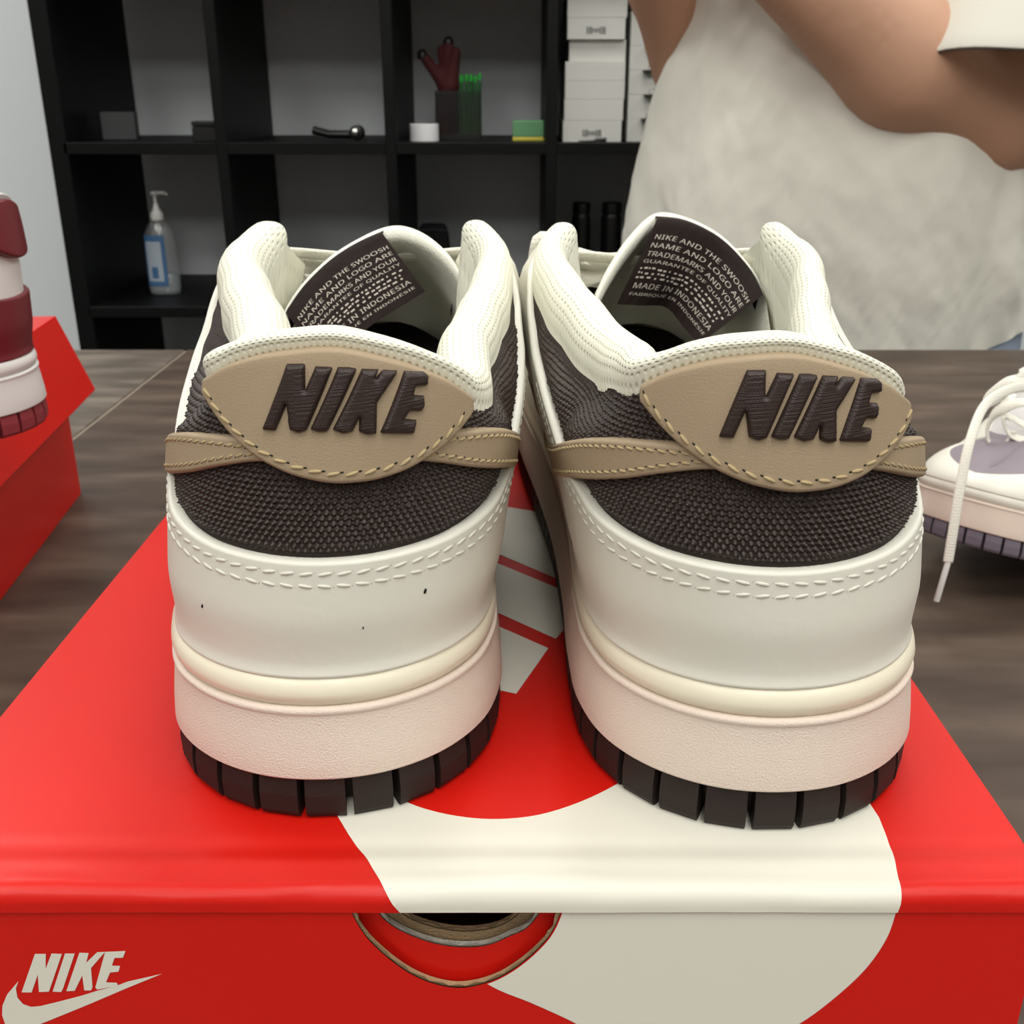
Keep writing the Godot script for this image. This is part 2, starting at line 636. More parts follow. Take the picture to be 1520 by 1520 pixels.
# c: the colours of the shoe's layers; m = 1 for a left shoe, -1 for a right one
func sneaker(t: Node3D, m: float, c: Dictionary, fine: bool, text_shift := 0.0) -> void:
	side = m
	var g := G.new()
	# outsole: a slab with a ring of tread blocks under it
	sole_ring(g, [[-0.012, 0.0008], [-0.0052, 0.0008], [-0.0044, 0.0014], [-0.0034, 0.0075], [-0.0026, 0.0098], [-0.006, 0.0100]], 200, m)
	g.grid(60, 1, func(u: float, v: float):
		var p := R3(lerpf(0.0, TOT * 0.5, u), -0.011, 0.0008)
		var q := R3(-lerpf(0.0, TOT * 0.5, u), -0.011, 0.0008)
		return q.lerp(p, v), m)
	var outsole := part("outsole", g, c.outsole, t)
	var nb := 74
	for i in nb:
		var b := G.new()
		var a0 := TOT * (i + 0.5) / nb + 0.00075
		var a1 := TOT * (i + 1.5) / nb - 0.00075
		var prof := [[-0.014, 0.0072], [-0.0004, 0.0096], [0.0003, 0.0091], [0.0008, 0.0055], [0.0007, 0.0016], [0.0, 0.0003], [-0.001, 0.0], [-0.014, 0.0]]
		for k in prof.size() - 1:
			var p00 := R3(a0, prof[k][0], prof[k][1])
			var p10 := R3(a1, prof[k][0], prof[k][1])
			var p01 := R3(a0, prof[k + 1][0], prof[k + 1][1])
			var p11 := R3(a1, prof[k + 1][0], prof[k + 1][1])
			for p in [p00, p10, p01, p11]: pass
			var mm := Vector3(m, 1, 1)
			b.quad_out(p00 * mm, p10 * mm, p11 * mm, p01 * mm, R3((a0 + a1) / 2, -0.008, 0.005) * mm)
		for e in [a0, a1]:
			var mid := R3(e, -0.009, 0.004)
			for k in prof.size():
				var k2 := (k + 1) % prof.size()
				b.tri_out(R3(e, prof[k][0], prof[k][1]) * Vector3(m, 1, 1), R3(e, prof[k2][0], prof[k2][1]) * Vector3(m, 1, 1), mid * Vector3(m, 1, 1), R3((a0 + a1) / 2, -0.008, 0.004) * Vector3(m, 1, 1))
		part("tread_block", b, c.outsole, outsole)
	# midsole wall with a thin raised lip
	g = G.new()
	sole_ring(g, [[-0.006, 0.0096], [-0.0006, 0.0094], [0.0008, 0.0096], [0.0012, 0.0101], [0.0009, 0.0140], [0.0003, 0.0190], [-0.0003, 0.0230], [0.0, 0.0235], [0.0002, 0.0241], [0.0, 0.0247], [-0.0008, 0.0250], [-0.0018, 0.0248], [-0.005, 0.0244]], 360, m)
	part("midsole", g, c.midsole, t)
	g = G.new()
	sole_ring(g, [[-0.006, 0.0238], [-0.0026, 0.0242], [-0.0012, 0.0250], [-0.0003, 0.0263], [0.0, 0.0278], [-0.0004, 0.0296], [-0.0014, 0.0310], [-0.0024, 0.0315], [-0.0034, 0.0315], [-0.006, 0.0312]], 300, m)
	part("foxing_welt", g, c.welt, t)
	# the upper under all its layers
	g = G.new()
	g.grid(260, 22, func(u: float, v: float):
		return S3(u * TOT, v) - SN(u * TOT, clampf(v, 0.02, 0.98)) * (0.0009 * (1.0 - pow(v, 10.0)) * (1.0 - sm(0.22, 0.25, minf(u, 1.0 - u) * TOT)) - 0.0006 * sm(0.25, 0.30, minf(u, 1.0 - u) * TOT) * sin(PI * v)), m, true)
	part("upper_base", g, c.fabric_flat, t)
	# woven fabric showing between counter, strap and collar
	if fine:
		g = G.new()
		g.grid(720, 150, func(u: float, v: float):
			var a := lerpf(-0.088, 0.112, u)
			var aa := absf(a)
			var h := lerpf(minf(cv(EDGE, aa) - 0.0015, 0.080), hs_at(a) - 0.0002, v)
			var hy := h / 0.00104
			var j := floori(hy)
			var ax := a / 0.00142 + 0.5 * (j & 1)
			var k := floori(ax)
			var rv := fposmod(sin(k * 12.9898 + j * 78.233) * 43758.5, 1.0)
			var bump := pow(absf(sin(PI * fposmod(hy, 1.0))), 0.8) * (0.25 + 0.75 * pow(sin(PI * fposmod(ax, 1.0)), 2.0)) * (0.75 + 0.5 * rv)
			var low := -0.0019 * (1.0 - sm(0.0, 0.0018, h - cv(EDGE, aa))) - 0.0010 * sm(-0.0012, 0.0, h - hs_at(a))
			return P3(a, h, -0.0006 + lerpf(0.00098, 0.00058, sm(0.035, 0.06, aa)) * bump + low), m)
		part("woven_panel", g, c.fabric, t)
	# white counter and quarter running round the heel
	var qlo := func(_a): return 0.0
	var qhi := func(a: float): return minf(v_of(a, cv(EDGE, minf(absf(a), A1))), 0.995) if absf(a) < 0.14 else 0.995
	g = G.new()
	patch(g, -0.236, 0.236, 300, qlo, qhi, 16, 0.0014, m)
	part("heel_counter", g, c.counter, t)
	if fine:
		g = G.new()
		var holes := G.new()
		for row in [0.0023, 0.0047]:
			stitches(g, func(s: float): return Vector2(s, v_of(s, cv(EDGE, absf(s)) - row)), -0.095, 0.095, 0.0033, 0.0029, 0.00044, 0.00125, m, 0.16 if row < 0.003 else -0.16, holes)
		part("counter_stitching", g, c.white_thread, t, "stuff")
		part("stitch_hole", holes, M.grey_hole, t, "stuff")
	# toe guard
	g = G.new()
	patch(g, 0.222, TOT - 0.222, 120, qlo, func(a: float):
		var d := absf(a - TOT * 0.5) / (TOT * 0.5 - 0.222)
		return lerpf(0.46, 0.86, sm(0.35, 1.0, d)), 12, 0.0014, m)
	part("toe_guard", g, c.counter, t)
	# strap: the tail of the side stripe wrapped round the heel
	g = G.new()
	patch(g, -0.2415, 0.2415, 330, func(a: float): return v_of(a, cv(STRAP_LO, absf(a))), func(a: float): return v_of(a, cv(STRAP_HI, absf(a))), 8, 0.0007, m, 0.0012)
	part("side_stripe", g, c.stripe, t)
	if fine:
		g = G.new()
		var gp := G.new()
		for sd in [-1.0, 1.0]:
			for row in 2:
				stitches(g, func(s: float):
					var h := cv(STRAP_HI, s) - 0.0014 if row == 0 else cv(STRAP_LO, s) + 0.0016
					return Vector2(s * sd, v_of(s * sd, h)), 0.012, 0.10, 0.0021, 0.0017, 0.00028, 0.0019, m, 0.25, gp)
		part("stripe_stitching", g, c.tan_thread, t, "stuff")
		part("stitch_hole", gp, M.dark_hole, t, "stuff")
	# heel tab, shaped like a lens
	var tlo := func(a: float): return v_of(a, minf(cv(TAB_LO, absf(tab_a(a)) * 1.12) + skew(a), hs_at(a) - 0.0004))
	var thi := func(a: float): return v_of(a, hs_at(a) + 0.0012)
	g = G.new()
	patch(g, -0.0266 + side * 0.0012, 0.0266 + side * 0.0012, 90, tlo, thi, 16, 0.0032, m, 0.0, true, 0.0011)
	var tab := part("heel_tab", g, c.tab, t)
	if fine:
		g = G.new()
		var gp := G.new()
		stitches(g, func(s: float): return Vector2(s, v_of(s, cv(TAB_LO, absf(tab_a(s)) * 1.12) + skew(s) + 0.0021 + 0.0006 * sm(0.02, 0.028, absf(s)))), -0.0246 + side * 0.0013, 0.0246 + side * 0.0013, 0.0029, 0.0024, 0.00036, 0.0032, m, 0.22, gp)
		part("tab_stitching", g, c.tan_thread, tab, "stuff")
		part("stitch_hole", gp, M.dark_hole, tab, "stuff")
	if c.has("letter"):
		for key in ["N", "I", "K", "E"]:
			var poly := pv2(LETTERS[key])
			var msh := laid(tess(poly, 0.3 if fine else 1.0), func(p: Vector2):
				var d := edge_dist(p, poly)
				var z := 0.0002 + 0.00105 * rnd(d / 0.85)
				z += 0.00007 * sin(p.y * 26.0 + p.x * 11.0) * minf(d * 3.0, 1.0)
				var a: float = (p.x * 0.91 + text_shift) * 0.001 * m
				var q := P3(a, p.y * 0.001 + 0.0004, 0.0030 + z)
				q.x *= m
				return q)
			part("embroidered_letter", msh, c.letter, tab)
	# padded collar and lining
	g = G.new()
	var amax := 0.205
	g.grid(240, 26, func(u: float, w: float):
		var x0 := 2.0 * u - 1.0
		var a := amax * x0 * (0.5 + 0.5 * absf(x0))
		var aa := absf(a)
		var S := S3(a, 1.0)
		var n2 := On(a)
		var n := Vector3(n2.x, 0, n2.y)
		var j := int(round(w * 26))
		var e := sm(A1 - 0.004, A1 + 0.012, aa)
		var rh := lerpf(cv(ROLL_H, minf(aa, A1)), 0.0006, e)
		var wr := lerpf(cv(ROLL_W, minf(aa, A1)), 0.0030, e)
		if a < 0.0: wr *= 1.0 + (0.25 if m > 0.0 else -0.15) * sm(0.05, 0.09, aa)
		var outb := lerpf(lerpf(0.0022, 0.0006, sm(0.028, 0.04, aa)), -0.0003, e)
		if j <= 18:
			var ph := PI * (float(j) / 18.0)
			var x := -wr * 0.5 * (1.0 - cos(ph)) + outb * sin(minf(ph * 1.6, PI))
			var y := rh * pow(maxf(sin(ph), 0.0), 0.75) - 0.0012 * maxf(0.0, 1.0 - ph * 3.0)
			return S + n * x + Vector3(0, y, 0)
		var d := float(j - 18) / 8.0
		var I2 := S - n * wr
		var q := R3(a, -0.0085, 0.034)
		return I2.lerp(Vector3(q.x, q.y, q.z), d) - n * 0.002 * sin(PI * d), m, false, Vector2(2 * amax / 0.0190, 0.036 / 0.0144))
	part("collar_lining", g, c.collar, t)
	# footbed
	g = G.new()
	g.grid(60, 6, func(u: float, v: float):
		var p := R3(u * TOT * 0.5, -0.005 - 0.024 * sm(0.6, 1.0, u), 0.0345)
		var q := R3(-u * TOT * 0.5, -0.005 - 0.024 * sm(0.6, 1.0, u), 0.0345)
		return q.lerp(p, v) + Vector3(0, 0.004 * pow(2.0 * v - 1.0, 2.0), 0), m)
	part("insole", g, c.insole, t)


# tongue from its rim (local, heel side) to a row near the toe end of the throat
func tongue(t: Node3D, rim: PackedVector3Array, c: Dictionary, bot_c: Vector3, bot_w: float, crease := 0.0, marks := []) -> void:
	var R := smooth(rim, 5)
	var n := R.size() - 1
	var g := G.new()
	var inner := func(u: float, w: float) -> Vector3:
		var p := R[int(round(u * n))] + Vector3(0, -0.0028, -0.001)
		var x := lerpf(-bot_w, bot_w, u)
		var b := bot_c + Vector3(x, 0.010 * (1.0 - pow(2.0 * u - 1.0, 2.0)), 0)
		var s := p.lerp(b, w)
		s += Vector3(0, -0.2, -1.0) * 0.008 * sin(PI * w)
		s += Vector3(0, 0, -1.0) * crease * exp(-pow((u - 0.45) * 5.0, 2.0)) * sin(PI * minf(w * 1.6, 1.0))
		return s
	g.grid(n, 24, func(u: float, v: float):
		# inner face from below up to the rim, over it and down the outer face
		var j := int(round(v * 24))
		var out := Vector3(0, 0.35, -1.0).normalized()
		if j <= 10: return inner.call(u, 1.0 - j / 10.0)
		if j <= 14:
			var ph := PI * (j - 10) / 4.0
			return inner.call(u, 0.0) + out * 0.0035 * (1.0 - cos(ph)) + Vector3(0, 0.0035, 0.0012) * sin(ph)
		return inner.call(u, (j - 14) / 10.0) + out * 0.007 * (1.0 - 0.5 * (j - 14) / 10.0), 1.0)
	var tg := part("tongue", g, c.tongue, t)
	for mk in marks:
		var path := PackedVector3Array()
		for k in mk.size() / 2:
			path.append(inner.call(mk[2 * k], mk[2 * k + 1]) + Vector3(0, 0.1, 1.0) * 0.0002)
		g = G.new()
		g.tube(path, func(f: float): return 0.0001 + 0.0004 * sin(PI * clampf(f, 0.05, 0.95)), func(_f): return 0.0002, Vector3(0, 0.2, 1), 6)
		part("ink_mark", g, M.black_cloth, tg)


func label_patch(t: Node3D, top: PackedVector3Array, bot: PackedVector3Array, lines: Array) -> void:
	var T := smooth(top, 6)
	var B := smooth(bot, 6)
	var n := T.size() - 1
	var at := func(u: float, v: float, lift: float) -> Vector3:
		var f := clampf(u, 0.0, 1.0) * n
		var i := mini(int(f), n - 1)
		var p := T[i].lerp(T[i + 1], f - i).lerp(B[i].lerp(B[i + 1], f - i), v)
		return p + Vector3(0, 0.25, 0.97) * (lift + 0.0006 + 0.0012 * sin(PI * v))
	var g := G.new()
	g.grid(n, 14, func(u: float, v: float):
		var j := int(round(v * 14))
		if j == 0: return at.call(u, 0.0, 0.0) + Vector3(0, -0.006, -0.0075)
		if j == 1: return at.call(u, 0.0, 0.0) + Vector3(0, 0.0004, -0.004)
		return at.call(u, (j - 2) / 12.0, 0.0))
	var lab := part("tongue_label", g, M.label_cloth, t)
	for ln in lines:
		var s: String = ln[0]
		var tr := PackedVector2Array()
		if s == "-":
			rng.seed = int(ln[3] * 1000)
			var x := 0.0
			while x < 0.97:
				var w := rng.randf_range(0.012, 0.045)
				var y := rng.randf_range(0.0, 0.4)
				tr.append_array([Vector2(x, y), Vector2(x, y + 0.5), Vector2(x + w, y + 0.55), Vector2(x, y), Vector2(x + w, y + 0.55), Vector2(x + w, y)])
				x += w + rng.randf_range(0.01, 0.04)
		else:
			tr = text_tris(s, false)
		var g2 := G.new()
		for k in tr.size() / 3:
			var q := []
			for e in 3:
				var p := tr[3 * k + e]
				q.append(at.call(lerpf(ln[1], ln[2], p.x), ln[4] + (ln[3] - ln[4]) * p.y, 0.0003))
			if (q[2] - q[0]).cross(q[1] - q[0]).dot(Vector3(0, 0.25, 1)) > 0: g2.tri(q[0], q[1], q[2])
			else: g2.tri(q[0], q[2], q[1])
		if g2.V.size(): part("label_print", g2, M.label_ink, lab)


func lace_bars(t: Node3D, m: float, c: Dictionary, from := 0) -> void:
	var ts := [0.204, 0.213, 0.221, 0.230]
	for i in range(from, ts.size()):
		var a: float = ts[i]
		var pts := PackedVector3Array()
		for q in [[1.0, 0.80, 0.0014], [1.0, 0.90, 0.0046], [1.0, 0.985, 0.0042]]:
			pts.append(S3(a * q[0], q[1]) + SN(a, minf(q[1], 0.97)) * q[2])
		var mid := (S3(a, 1.0) + S3(-a, 1.0)) * 0.5 + Vector3(0, 0.0, -0.011)
		pts.append(mid)
		for q in [[-1.0, 0.985, 0.0042], [-1.0, 0.90, 0.0046], [-1.0, 0.80, 0.0014]]:
			pts.append(S3(a * q[0], q[1]) + SN(-a, minf(q[1], 0.97)) * q[2])
		for k in pts.size(): pts[k].x *= m
		var g := G.new()
		g.tube(smooth(pts, 6), func(_f): return 0.0036, func(_f): return 0.0010, Vector3(0, 1, -0.6).normalized(), 10)
		part("lace", g, c.lace, t)

# ---------------------------------------------------------------- shoe boxes
var lidn := FastNoiseLite.new()
const BOX_W := 0.2156
const BOX_D := 0.335
const BOX_H := 0.122

# the lid's skin in box space: x across, q from the fold backwards (negative: over the front edge); origin at the front edge's foot
func lid_at(x: float, q: float, lift := 0.0) -> Vector3:
	var r := 0.0032
	lift += 0.00028 * lidn.get_noise_2d(x * 500.0, q * 1500.0) * exp(-pow((q + 0.001) / 0.006, 2.0)) + 0.00012 * lidn.get_noise_2d(x * 200.0 + 50.0, q * 200.0)
	var wob := 0.00035 * sin(x * 55.0 + 1.0) * exp(-absf(q) * 160.0) + 0.0002 * sin(x * 160.0) * exp(-absf(q + 0.003) * 300.0)
	if q >= 0.0:
		var ridge := 0.0003 * exp(-pow((q - 0.0045) / 0.0018, 2.0)) - 0.00025 * exp(-pow((q - 0.009) / 0.002, 2.0))
		return Vector3(x, BOX_H + lift + wob + ridge, -r - q)
	var ang := minf(-q / r, PI / 2)
	var down := maxf(-q - r * PI / 2, 0.0)
	return Vector3(x, BOX_H - r + (r + lift) * cos(ang) - down + wob * cos(ang), -r + (r + lift) * sin(ang))


func shoe_box(t: Node3D, red: Material, flap: float, opened: bool) -> void:
	var hw := BOX_W * 0.5
	var g := G.new()
	var x0 := -hw
	var top := BOX_H
	# tray: floor, back and side walls, all of board 1.6 mm thick
	var th := 0.0016
	g.box(Vector3(0, th * 0.5, -BOX_D * 0.5), Vector3(BOX_W - 0.004, th, BOX_D - 0.004), 0.0004)
	for sx in [-1, 1]:
		g.box(Vector3(sx * (hw - 0.0026), (top - 0.003) * 0.5, -BOX_D * 0.5), Vector3(th, top - 0.003, BOX_D - 0.004), 0.0004)
	g.box(Vector3(0, (top - 0.003) * 0.5, -BOX_D + 0.003), Vector3(BOX_W - 0.006, top - 0.003, th), 0.0004)
	part("tray", g, red, t)
	# lid: one folded sheet
	g = G.new()
	if not opened:
		g.grid(180, 46, func(u: float, v: float):
			var j := int(round(v * 46))
			var q := 0.0
			if j <= 16: q = -0.0068 + 0.0068 * j / 16.0
			elif j <= 36: q = 0.02 * (j - 16) / 20.0
			else: q = lerpf(0.02, BOX_D - 0.0032, (j - 36) / 10.0)
			return lid_at(lerpf(x0, hw, u), q))
		g.box(Vector3(0, top - 0.0022, -BOX_D * 0.5 - 0.004), Vector3(BOX_W - 0.0012, 0.0024, BOX_D - 0.012), 0.0006)
		g.box(Vector3(0, top - 0.0034, -0.0016), Vector3(BOX_W - 0.001, 0.005, 0.0014), 0.0004)
	else:
		g.box(Vector3(0, top - 0.0008, -BOX_D * 0.5), Vector3(BOX_W, th, BOX_D), 0.0006)
		var bs := Basis(Vector3.RIGHT, -deg_to_rad(20.0))
		g.box(Vector3(0, top - 0.0008, 0) + bs * Vector3(0, -flap * 0.5, -0.0008), Vector3(BOX_W, flap, th), 0.0006, bs)
	for sx in [-1, 1]:
		g.box(Vector3(sx * (hw - 0.0006), top - 0.012, -BOX_D * 0.5 - 0.003), Vector3(0.0012, 0.023, BOX_D - 0.008), 0.0004)
	g.box(Vector3(0, top - 0.012, -BOX_D + 0.0006), Vector3(BOX_W, 0.023, 0.0012), 0.0004)
	part("lid", g, red, t)


func flat_print(T: PackedVector2Array, f: Callable) -> ArrayMesh:
	return laid(T, f)


# a board cut to a polygon (mm; x, y) with a cut edge of its own
func board(t: Node3D, called: String, poly: PackedVector2Array, cut: PackedVector2Array, y_top: float, z: float, th: float, face: Material, edge: Material) -> void:
	var pieces := Geometry2D.clip_polygons(poly, cut)
	for piece in pieces:
		if Geometry2D.is_polygon_clockwise(piece) and pieces.size() > 1: continue
		var T := tess(piece, 8.0)
		var o := part(called, laid(T, func(p: Vector2): return Vector3(p.x * 0.001, y_top + p.y * 0.001, z)), face, t)
		var b := laid(T, func(p: Vector2): return Vector3(p.x * 0.001, y_top + p.y * 0.001, z - th), true)
		part("board_back", b, edge, o)
		var g := G.new()
		for i in cut.size() - 1:
			var a := Vector3(cut[i].x * 0.001, y_top + cut[i].y * 0.001, z)
			var c := Vector3(cut[i + 1].x * 0.001, y_top + cut[i + 1].y * 0.001, z)
			var d := Vector3(0, 0, -th)
			# rim of the cut, bevelled a little so that the torn board shows from the front
			var na := (c - a).normalized().cross(Vector3(0, 0, 1)) * (0.00075 + 0.0003 * sin(i * 2.1))
			var nc := (c - a).normalized().cross(Vector3(0, 0, 1)) * (0.00075 + 0.0003 * sin((i + 1) * 2.1))
			g.quad_out(a - na + Vector3(0, 0, 0.0001), c - nc + Vector3(0, 0, 0.0001), c + Vector3(0, 0, -0.0003), a + Vector3(0, 0, -0.0003), a + na * 5 - Vector3(0, 0, 0.02))
			g.quad_out(a + Vector3(0, 0, -0.0003), c + Vector3(0, 0, -0.0003), c + d, a + d, a - na * 20.0)
		part("cut_edge", g, edge, o)


func arc_fill(L: PackedVector2Array, per := 6) -> PackedVector2Array:
	var out := PackedVector2Array()
	for i in L.size() - 1:
		for k in per:
			out.append(L[i].cubic_interpolate(L[i + 1], L[maxi(i - 1, 0)], L[mini(i + 2, L.size() - 1)], float(k) / per))
	out.append(L[L.size() - 1])
	return out


func main_box() -> void:
	var cx := -0.0099
	var t := thing("shoe_box", "red shoe box with a white loop on its lid, under the brown sneakers", "shoe box", Vector3(cx, TABLE, -0.1505))
	shoe_box(t, M.red, 0.0, false)
	var mm := cx * 1000.0
	var shift := func(a: Array) -> PackedVector2Array:
		var p := PackedVector2Array()
		for i in a.size() / 2: p.append(Vector2(a[2 * i] - mm, a[2 * i + 1]))
		return p
	# front board with the thumb cut-out; y counts from the lid's top
	var hw := BOX_W * 500.0
	var outer := PackedVector2Array([Vector2(-hw + 1, -4.2), Vector2(-hw + 1, -BOX_H * 1000 + 1), Vector2(hw - 1, -BOX_H * 1000 + 1), Vector2(hw - 1, -4.2)])
	var cut := arc_fill(shift.call([-29.8, -2.2, -29.0, -6.3, -26.4, -12.0, -21.6, -17.8, -17.0, -21.4, -12.0, -23.3, -7.6, -23.2, -2.5, -21.1, 2.5, -16.9, 6.8, -11.3, 8.8, -6.0, 9.4, -2.2]), 4)
	board(t, "front_panel", outer, cut, BOX_H, -0.0006, 0.0016, M.red, M.kraft)
	var cut2 := arc_fill(shift.call([-27.4, -2.6, -26.3, -5.4, -23.2, -10.7, -17.7, -14.4, -11.4, -16.4, -5.1, -16.2, -0.4, -13.9, 3.1, -11.6, 6.2, -6.2, 7.2, -2.6]), 4)
	board(t, "inner_panel", outer, cut2, BOX_H, -0.0036, 0.0016, M.red, M.kraft_grey)
	var cut3 := arc_fill(shift.call([-26.6, -2.6, -24.0, -8.0, -19.0, -13.2, -11.5, -15.8, -5.1, -15.6, -0.4, -13.4, 3.6, -8.6, 5.8, -2.6]), 4)
	board(t, "inner_flap", outer, cut3, BOX_H, -0.0070, 0.0016, M.kraft, M.kraft)
	# white print on the lid, running over the folded edge
	var on_lid := func(p: Vector2): return lid_at(p.x * 0.001, p.y * 0.001, 0.00018)
	var zq := func(a: Array) -> PackedVector2Array:
		var p := PackedVector2Array()
		for i in a.size() / 2: p.append(Vector2(a[2 * i] - mm, -a[2 * i + 1] - 153.7))
		return p
	var loop := PackedVector2Array()
	var left: PackedVector2Array = zq.call([-35.4, -172.9, -31.6, -165.8, -27.9, -159.9, -24.4, -153.7])
	var right: PackedVector2Array = zq.call([70.6, -153.7, 71.9, -160.9, 72.6, -170.8, 71.5, -182.0, 68.0, -196.0])
	var disc := arc_fill(zq.call([36.0, -198.0, 29.0, -189.0, 21.7, -181.7, 13.6, -175.7, 5.3, -171.7, -2.4, -170.4, -9.3, -171.0, -16.2, -173.1, -21.8, -176.2, -27.0, -181.0, -32.0, -190.0]), 4)
	loop.append_array(left)
	loop.append_array([Vector2(-21.5 - mm, -4.8), Vector2(-20.3 - mm, -6.6), Vector2(69.9 - mm, -6.6), Vector2(70.2 - mm, -4.8)])
	loop.append_array(right)
	loop.append_array(disc)
	loop.append_array(zq.call([-44.0, -190.0]))
	var prints := [loop]
	prints.append(zq.call([-10.0, -255.5, -3.8, -251.6, 9.4, -239.4, 1.0, -217.1, -3.4, -218.9, -12.0, -221.0]))
	prints.append(zq.call([-14.0, -298.0, -4.3, -292.3, 17.5, -270.9, 22.0, -267.0, 11.5, -244.4, -3.7, -259.1, -14.0, -266.0]))
	prints.append(zq.call([-14.0, -306.5, -3.8, -298.8, 17.9, -276.6, 26.0, -285.0, 20.0, -330.0, -14.0, -345.0]))
	for p in prints:
		part("lid_print", laid(tess(p, 1.0 if p == loop else 6.0), on_lid), M.white_print, t)
	# white print and emblem on the front board
	var on_front := func(p: Vector2): return Vector3(p.x * 0.001, BOX_H + p.y * 0.001, -0.00048)
	var wf := arc_fill(shift.call([70.0, -4.5, 69.0, -11.5, 65.9, -19.0, 60.8, -26.2, 55.3, -32.2, 47.5, -38.6, 38.0, -43.0, 28.0, -42.0, 18.2, -36.8, 11.6, -31.9, 3.8, -27.2, -4.4, -22.6, -13.7, -13.7]), 5)
	wf.append_array(shift.call([-20.7, -4.4]))
	var grown := cut.duplicate()
	for i in grown.size(): grown[i] = (grown[i] - Vector2(-9.9 - mm, -8)) * 1.012 + Vector2(-9.9 - mm, -8)
	for piece in Geometry2D.clip_polygons(wf, grown):
		part("front_print", laid(tess(piece, 8.0), on_front), M.white_print, t)
	var logo := {
		"N": [-92.6, -24.5, -90.7, -24.5, -88.8, -20.1, -89.3, -24.4, -87.4, -24.3, -83.5, -15.1, -85.4, -15.0, -87.1, -18.7, -86.5, -15.1, -88.5, -15.1],
		"I": [-86.7, -24.3, -85.1, -24.4, -84.6, -23.5, -81.1, -15.0, -82.9, -15.0],
		"K": [-84.1, -24.2, -82.5, -24.1, -80.5, -20.3, -80.7, -24.0, -79.4, -24.0, -79.0, -23.1, -78.6, -18.5, -75.4, -14.6, -76.9, -14.7, -79.3, -17.2, -78.5, -14.9, -80.2, -14.8],
		"E": [-78.5, -23.3, -75.4, -14.6, -71.6, -14.4, -72.3, -16.0, -73.9, -16.1, -74.6, -17.9, -73.1, -18.0, -73.6, -19.4, -75.2, -19.6, -76.3, -22.0, -74.3, -22.1, -74.1, -22.8, -78.2, -23.8]}
	for k in logo:
		part("printed_letter", laid(tess(shift.call(logo[k]), 12.0), on_front), M.white_print, t)
	part("printed_stripe", laid(tess(shift.call([-92.7, -21.7, -93.5, -23.5, -93.6, -25.8, -92.8, -27.4, -91.4, -28.1, -89.6, -27.9, -86.0, -26.8, -81.4, -25.3, -78.3, -24.1, -74.1, -22.7, -72.2, -21.8, -65.5, -19.9, -72.7, -23.5, -80.6, -27.6, -89.0, -31.8, -92.6, -33.5, -95.5, -34.0, -97.1, -32.8, -97.3, -30.2, -96.8, -27.8, -95.4, -25.0]), 12.0), on_front), M.white_print, t)


func other_box() -> void:
	var t := thing("shoe_box", "red shoe box with its lid flap flared open, under the maroon sneaker", "shoe box", Vector3(-0.2828, TABLE, -0.5724), 96.6)
	shoe_box(t, M.red, 0.052, true)
	var hw := BOX_W * 0.5 - 0.002
	var g := G.new()
	g.box(Vector3(0, (BOX_H - 0.004) * 0.5, -0.0024), Vector3(hw * 2, BOX_H - 0.004, 0.0016), 0.0004)
	part("front_panel", g, M.red, t)
	# white stripe emblem on the front panel; only its tip is in the photograph
	var f := func(p: Vector2): return Vector3(p.x * 0.001, p.y * 0.001, -0.0015)
	part("printed_stripe", laid(tess(pv2([-6, 89, -16, 80, -30, 69, -48, 58, -62, 53, -72, 54, -76, 60, -74, 68, -68, 76, -80, 68, -86, 58, -84, 48, -76, 43, -62, 43, -44, 52, -26, 65]), 12.0), f), M.white_print, t)


# ---------------------------------------------------------------- table
func table() -> void:
	var t := thing("table", "dark brown wood-look table top with a pale joint at the left", "table", Vector3(0, 0, 0))
	var g := G.new()
	g.box(Vector3(0.425, TABLE - 0.0175, -0.4585), Vector3(1.55, 0.035, 1.317), 0.0012)
	part("table_board", g, M.wood, t)
	g = G.new()
	g.box(Vector3(-0.933, TABLE - 0.0175, -0.4585), Vector3(1.161, 0.035, 1.317), 0.0012)
	part("table_board", g, M.wood_pale, t)
	g = G.new()
	g.box(Vector3(-0.3515, TABLE - 0.0185, -0.4585), Vector3(0.004, 0.034, 1.317), 0.0004)
	part("joint_strip", g, M.joint, t)
	for x in [-1.4, 1.1]:
		for z in [-1.02, 0.1]:
			g = G.new()
			g.box(Vector3(x, (TABLE - 0.035) * 0.5, z), Vector3(0.06, TABLE - 0.035, 0.06), 0.004)
			part("leg", g, M.black_board, t)
	for z in [-1.02, 0.1]:
		g = G.new()
		g.box(Vector3(-0.15, TABLE - 0.075, z), Vector3(2.44, 0.08, 0.025), 0.002)
		part("apron", g, M.black_board, t)


# ---------------------------------------------------------------- room
func panel_mesh(a: Vector3, b: Vector3) -> G:
	var g := G.new()
	g.box((a + b) * 0.5, (b - a).abs(), 0.001)
	return g


